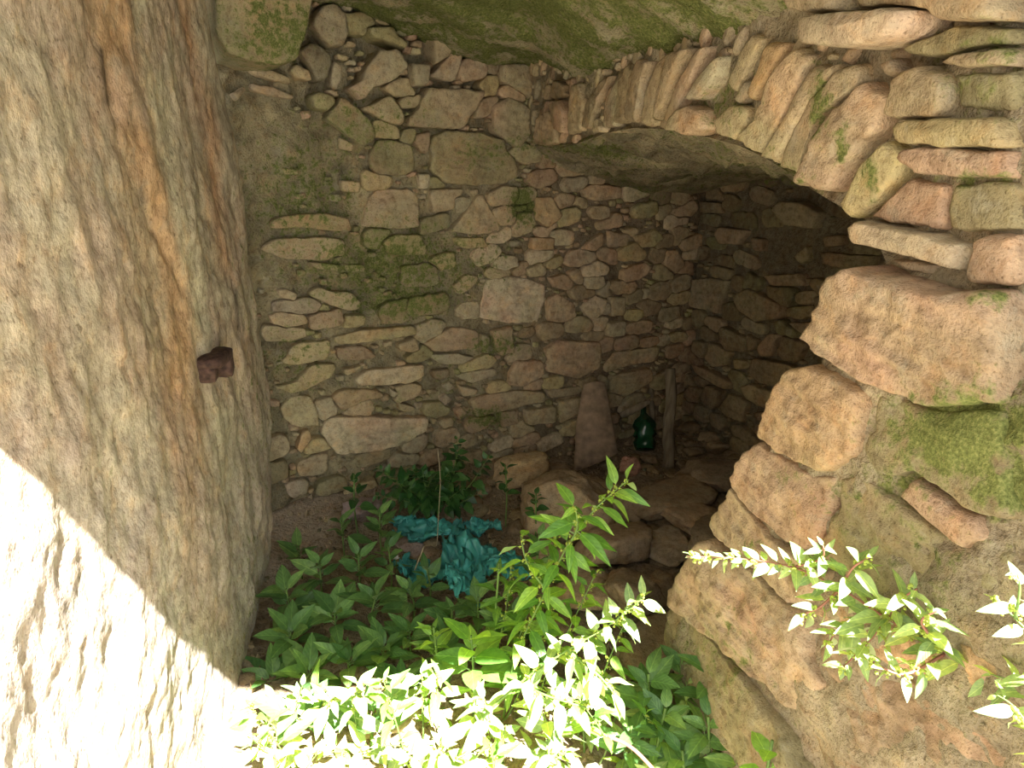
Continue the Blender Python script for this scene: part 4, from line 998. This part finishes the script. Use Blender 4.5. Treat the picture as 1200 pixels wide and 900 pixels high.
# dark weeds at lower right
darks = [(760, 790, 1.50, 12, .13), (800, 770, 1.56, 12, .13), (835, 780, 1.45, 11, .12), (780, 830, 1.42, 12, .13), (830, 840, 1.36, 12, .12), (740, 850, 1.40, 11, .12), (870, 870, 1.28, 9, .12), (800, 880, 1.34, 10, .12)]
for k, (px, py, d, n, s) in enumerate(darks):
    rosette('broadleaf_weed', 'dark green weed at the pier foot, %s from the left in the clump' % ORD[sorted(q[:2] for q in darks).index((px, py))], P(px, py, d), n, s, LV_BROAD, 760 + k, up=.6, group='dark weeds at the pier foot')
rosette('broadleaf_weed', 'rounded bright green leaves in front of pier near bottom edge', P(905, 868, 1.12), 8, .10, LV_BIG, 781, up=.5)
rosette('broadleaf_weed', 'rounded green leaves at bottom edge right of centre', P(985, 880, 1.0), 6, .085, LV_BIG, 782, up=.3)
rosette('broadleaf_weed', 'dark rounded leaf sprig at bottom edge beneath long branch', P(1075, 895, .92), 6, .085, LV_BIG, 783, up=.3)
# foreground tangle in full sun
rngT = random.Random(55)
for k in range(66):
    px = 300 + (k % 22) * 25 + rngT.uniform(-12, 12); py = (802 if k < 22 else 860 if k < 44 else 895) + rngT.uniform(-22, 26)
    if px > 700: py += 18
    d = 1.50 + rngT.uniform(-.12, .14) - (py - 800) * .0012
    tip = P(px, py, d); base = gz(tip + Vector((rngT.uniform(-.12, .12), rngT.uniform(-.02, .1), 0)))
    mid = base.lerp(tip, .5) + Vector((rngT.uniform(-.05, .05), rngT.uniform(-.05, .05), 0))
    plant('pellitory_stem', ORD[k % 22] + ' stem from the left in the %s row of the sunlit foreground tangle' % ('back', 'middle', 'front')[k // 22], 'plant', [[base, mid, tip]], LV_PALE if k % 3 else LV_FRESH, .10, .021, 800 + k,
          'sunlit stems of the foreground tangle', start=.5, buds=.5, droop=.25, stem_r=.003)
# pinkish stem crossing the bottom
V, Fc = tube(catmull([P(712, 862, 1.16), P(745, 880, 1.13), P(790, 930, 1.1)], 6), [.004] * 13, 8)
o0 = P(745, 880, 1.13); tag(mesh_obj('bare_stem', localise(V, o0), Fc, M_STEMR, None, o0), 'bare pinkish stem crossing the bottom edge right of centre', 'stem')
# dark climbing bush at the foot of the back wall
rng = random.Random(91); bx, by = G(515, 590, .05); root = empty('dark_bush', (bx, by, floor_z(bx, by)), 'dark glossy leafy bush at the foot of the back wall', 'bush')
rb = Vector((bx, by, floor_z(bx, by)))
cnt = 0
for k in range(15):
    a = rng.uniform(-1, 1); tipx = 515 + a * 85 + rng.uniform(-8, 8); tipy = 505 + 45 * abs(a) ** 1.5 + rng.uniform(0, 60)
    tip = P(tipx, tipy, 2.88 + a * .12 + rng.uniform(-.18, .04))
    shoot(root, [Vector((a * .05, 0, 0)), (tip - rb) * .5 + Vector((rng.gauss(0, .03), -.06, .02)), tip - rb], LV_DARK, .078, .017, .25, rng, stem_r=.003, droop=.15, stem_mat=M_STEM)
rosette('dark_sprig', 'dark leafy sprig in front of the large brown boulder', P(628, 578, 2.55), 12, .07, LV_DARK, 95)
rosette('dark_sprig', 'dark small sprig left of the bush before back wall', P(415, 556, 2.62), 9, .085, LV_DARK, 96)
rosette('dark_sprig', 'dark leafy sprig hanging right of the bush over pale rock', P(592, 545, 2.75), 10, .075, LV_DARK, 97)
V, Fc = tube(catmull([P(513, 525, 2.55), P(516, 560, 2.5), P(515, 585, 2.48), P(512, 640, 2.45)], 5), [.0018] * 16, 6)
o0 = P(515, 585, 2.48); tag(mesh_obj('dry_stalk', localise(V, o0), Fc, M_DEAD, None, o0), 'thin pale dry stalk standing upright before the dark bush', 'stalk')
V, Fc = tube([P(486, 668, 2.2), P(497, 640, 2.2)], [.0025, .0018], 6)
o0 = P(490, 660, 2.2); tag(mesh_obj('dry_stalk', localise(V, o0), Fc, M_DEAD, None, o0), 'short pale twig slanting in front of turquoise plastic', 'stalk')
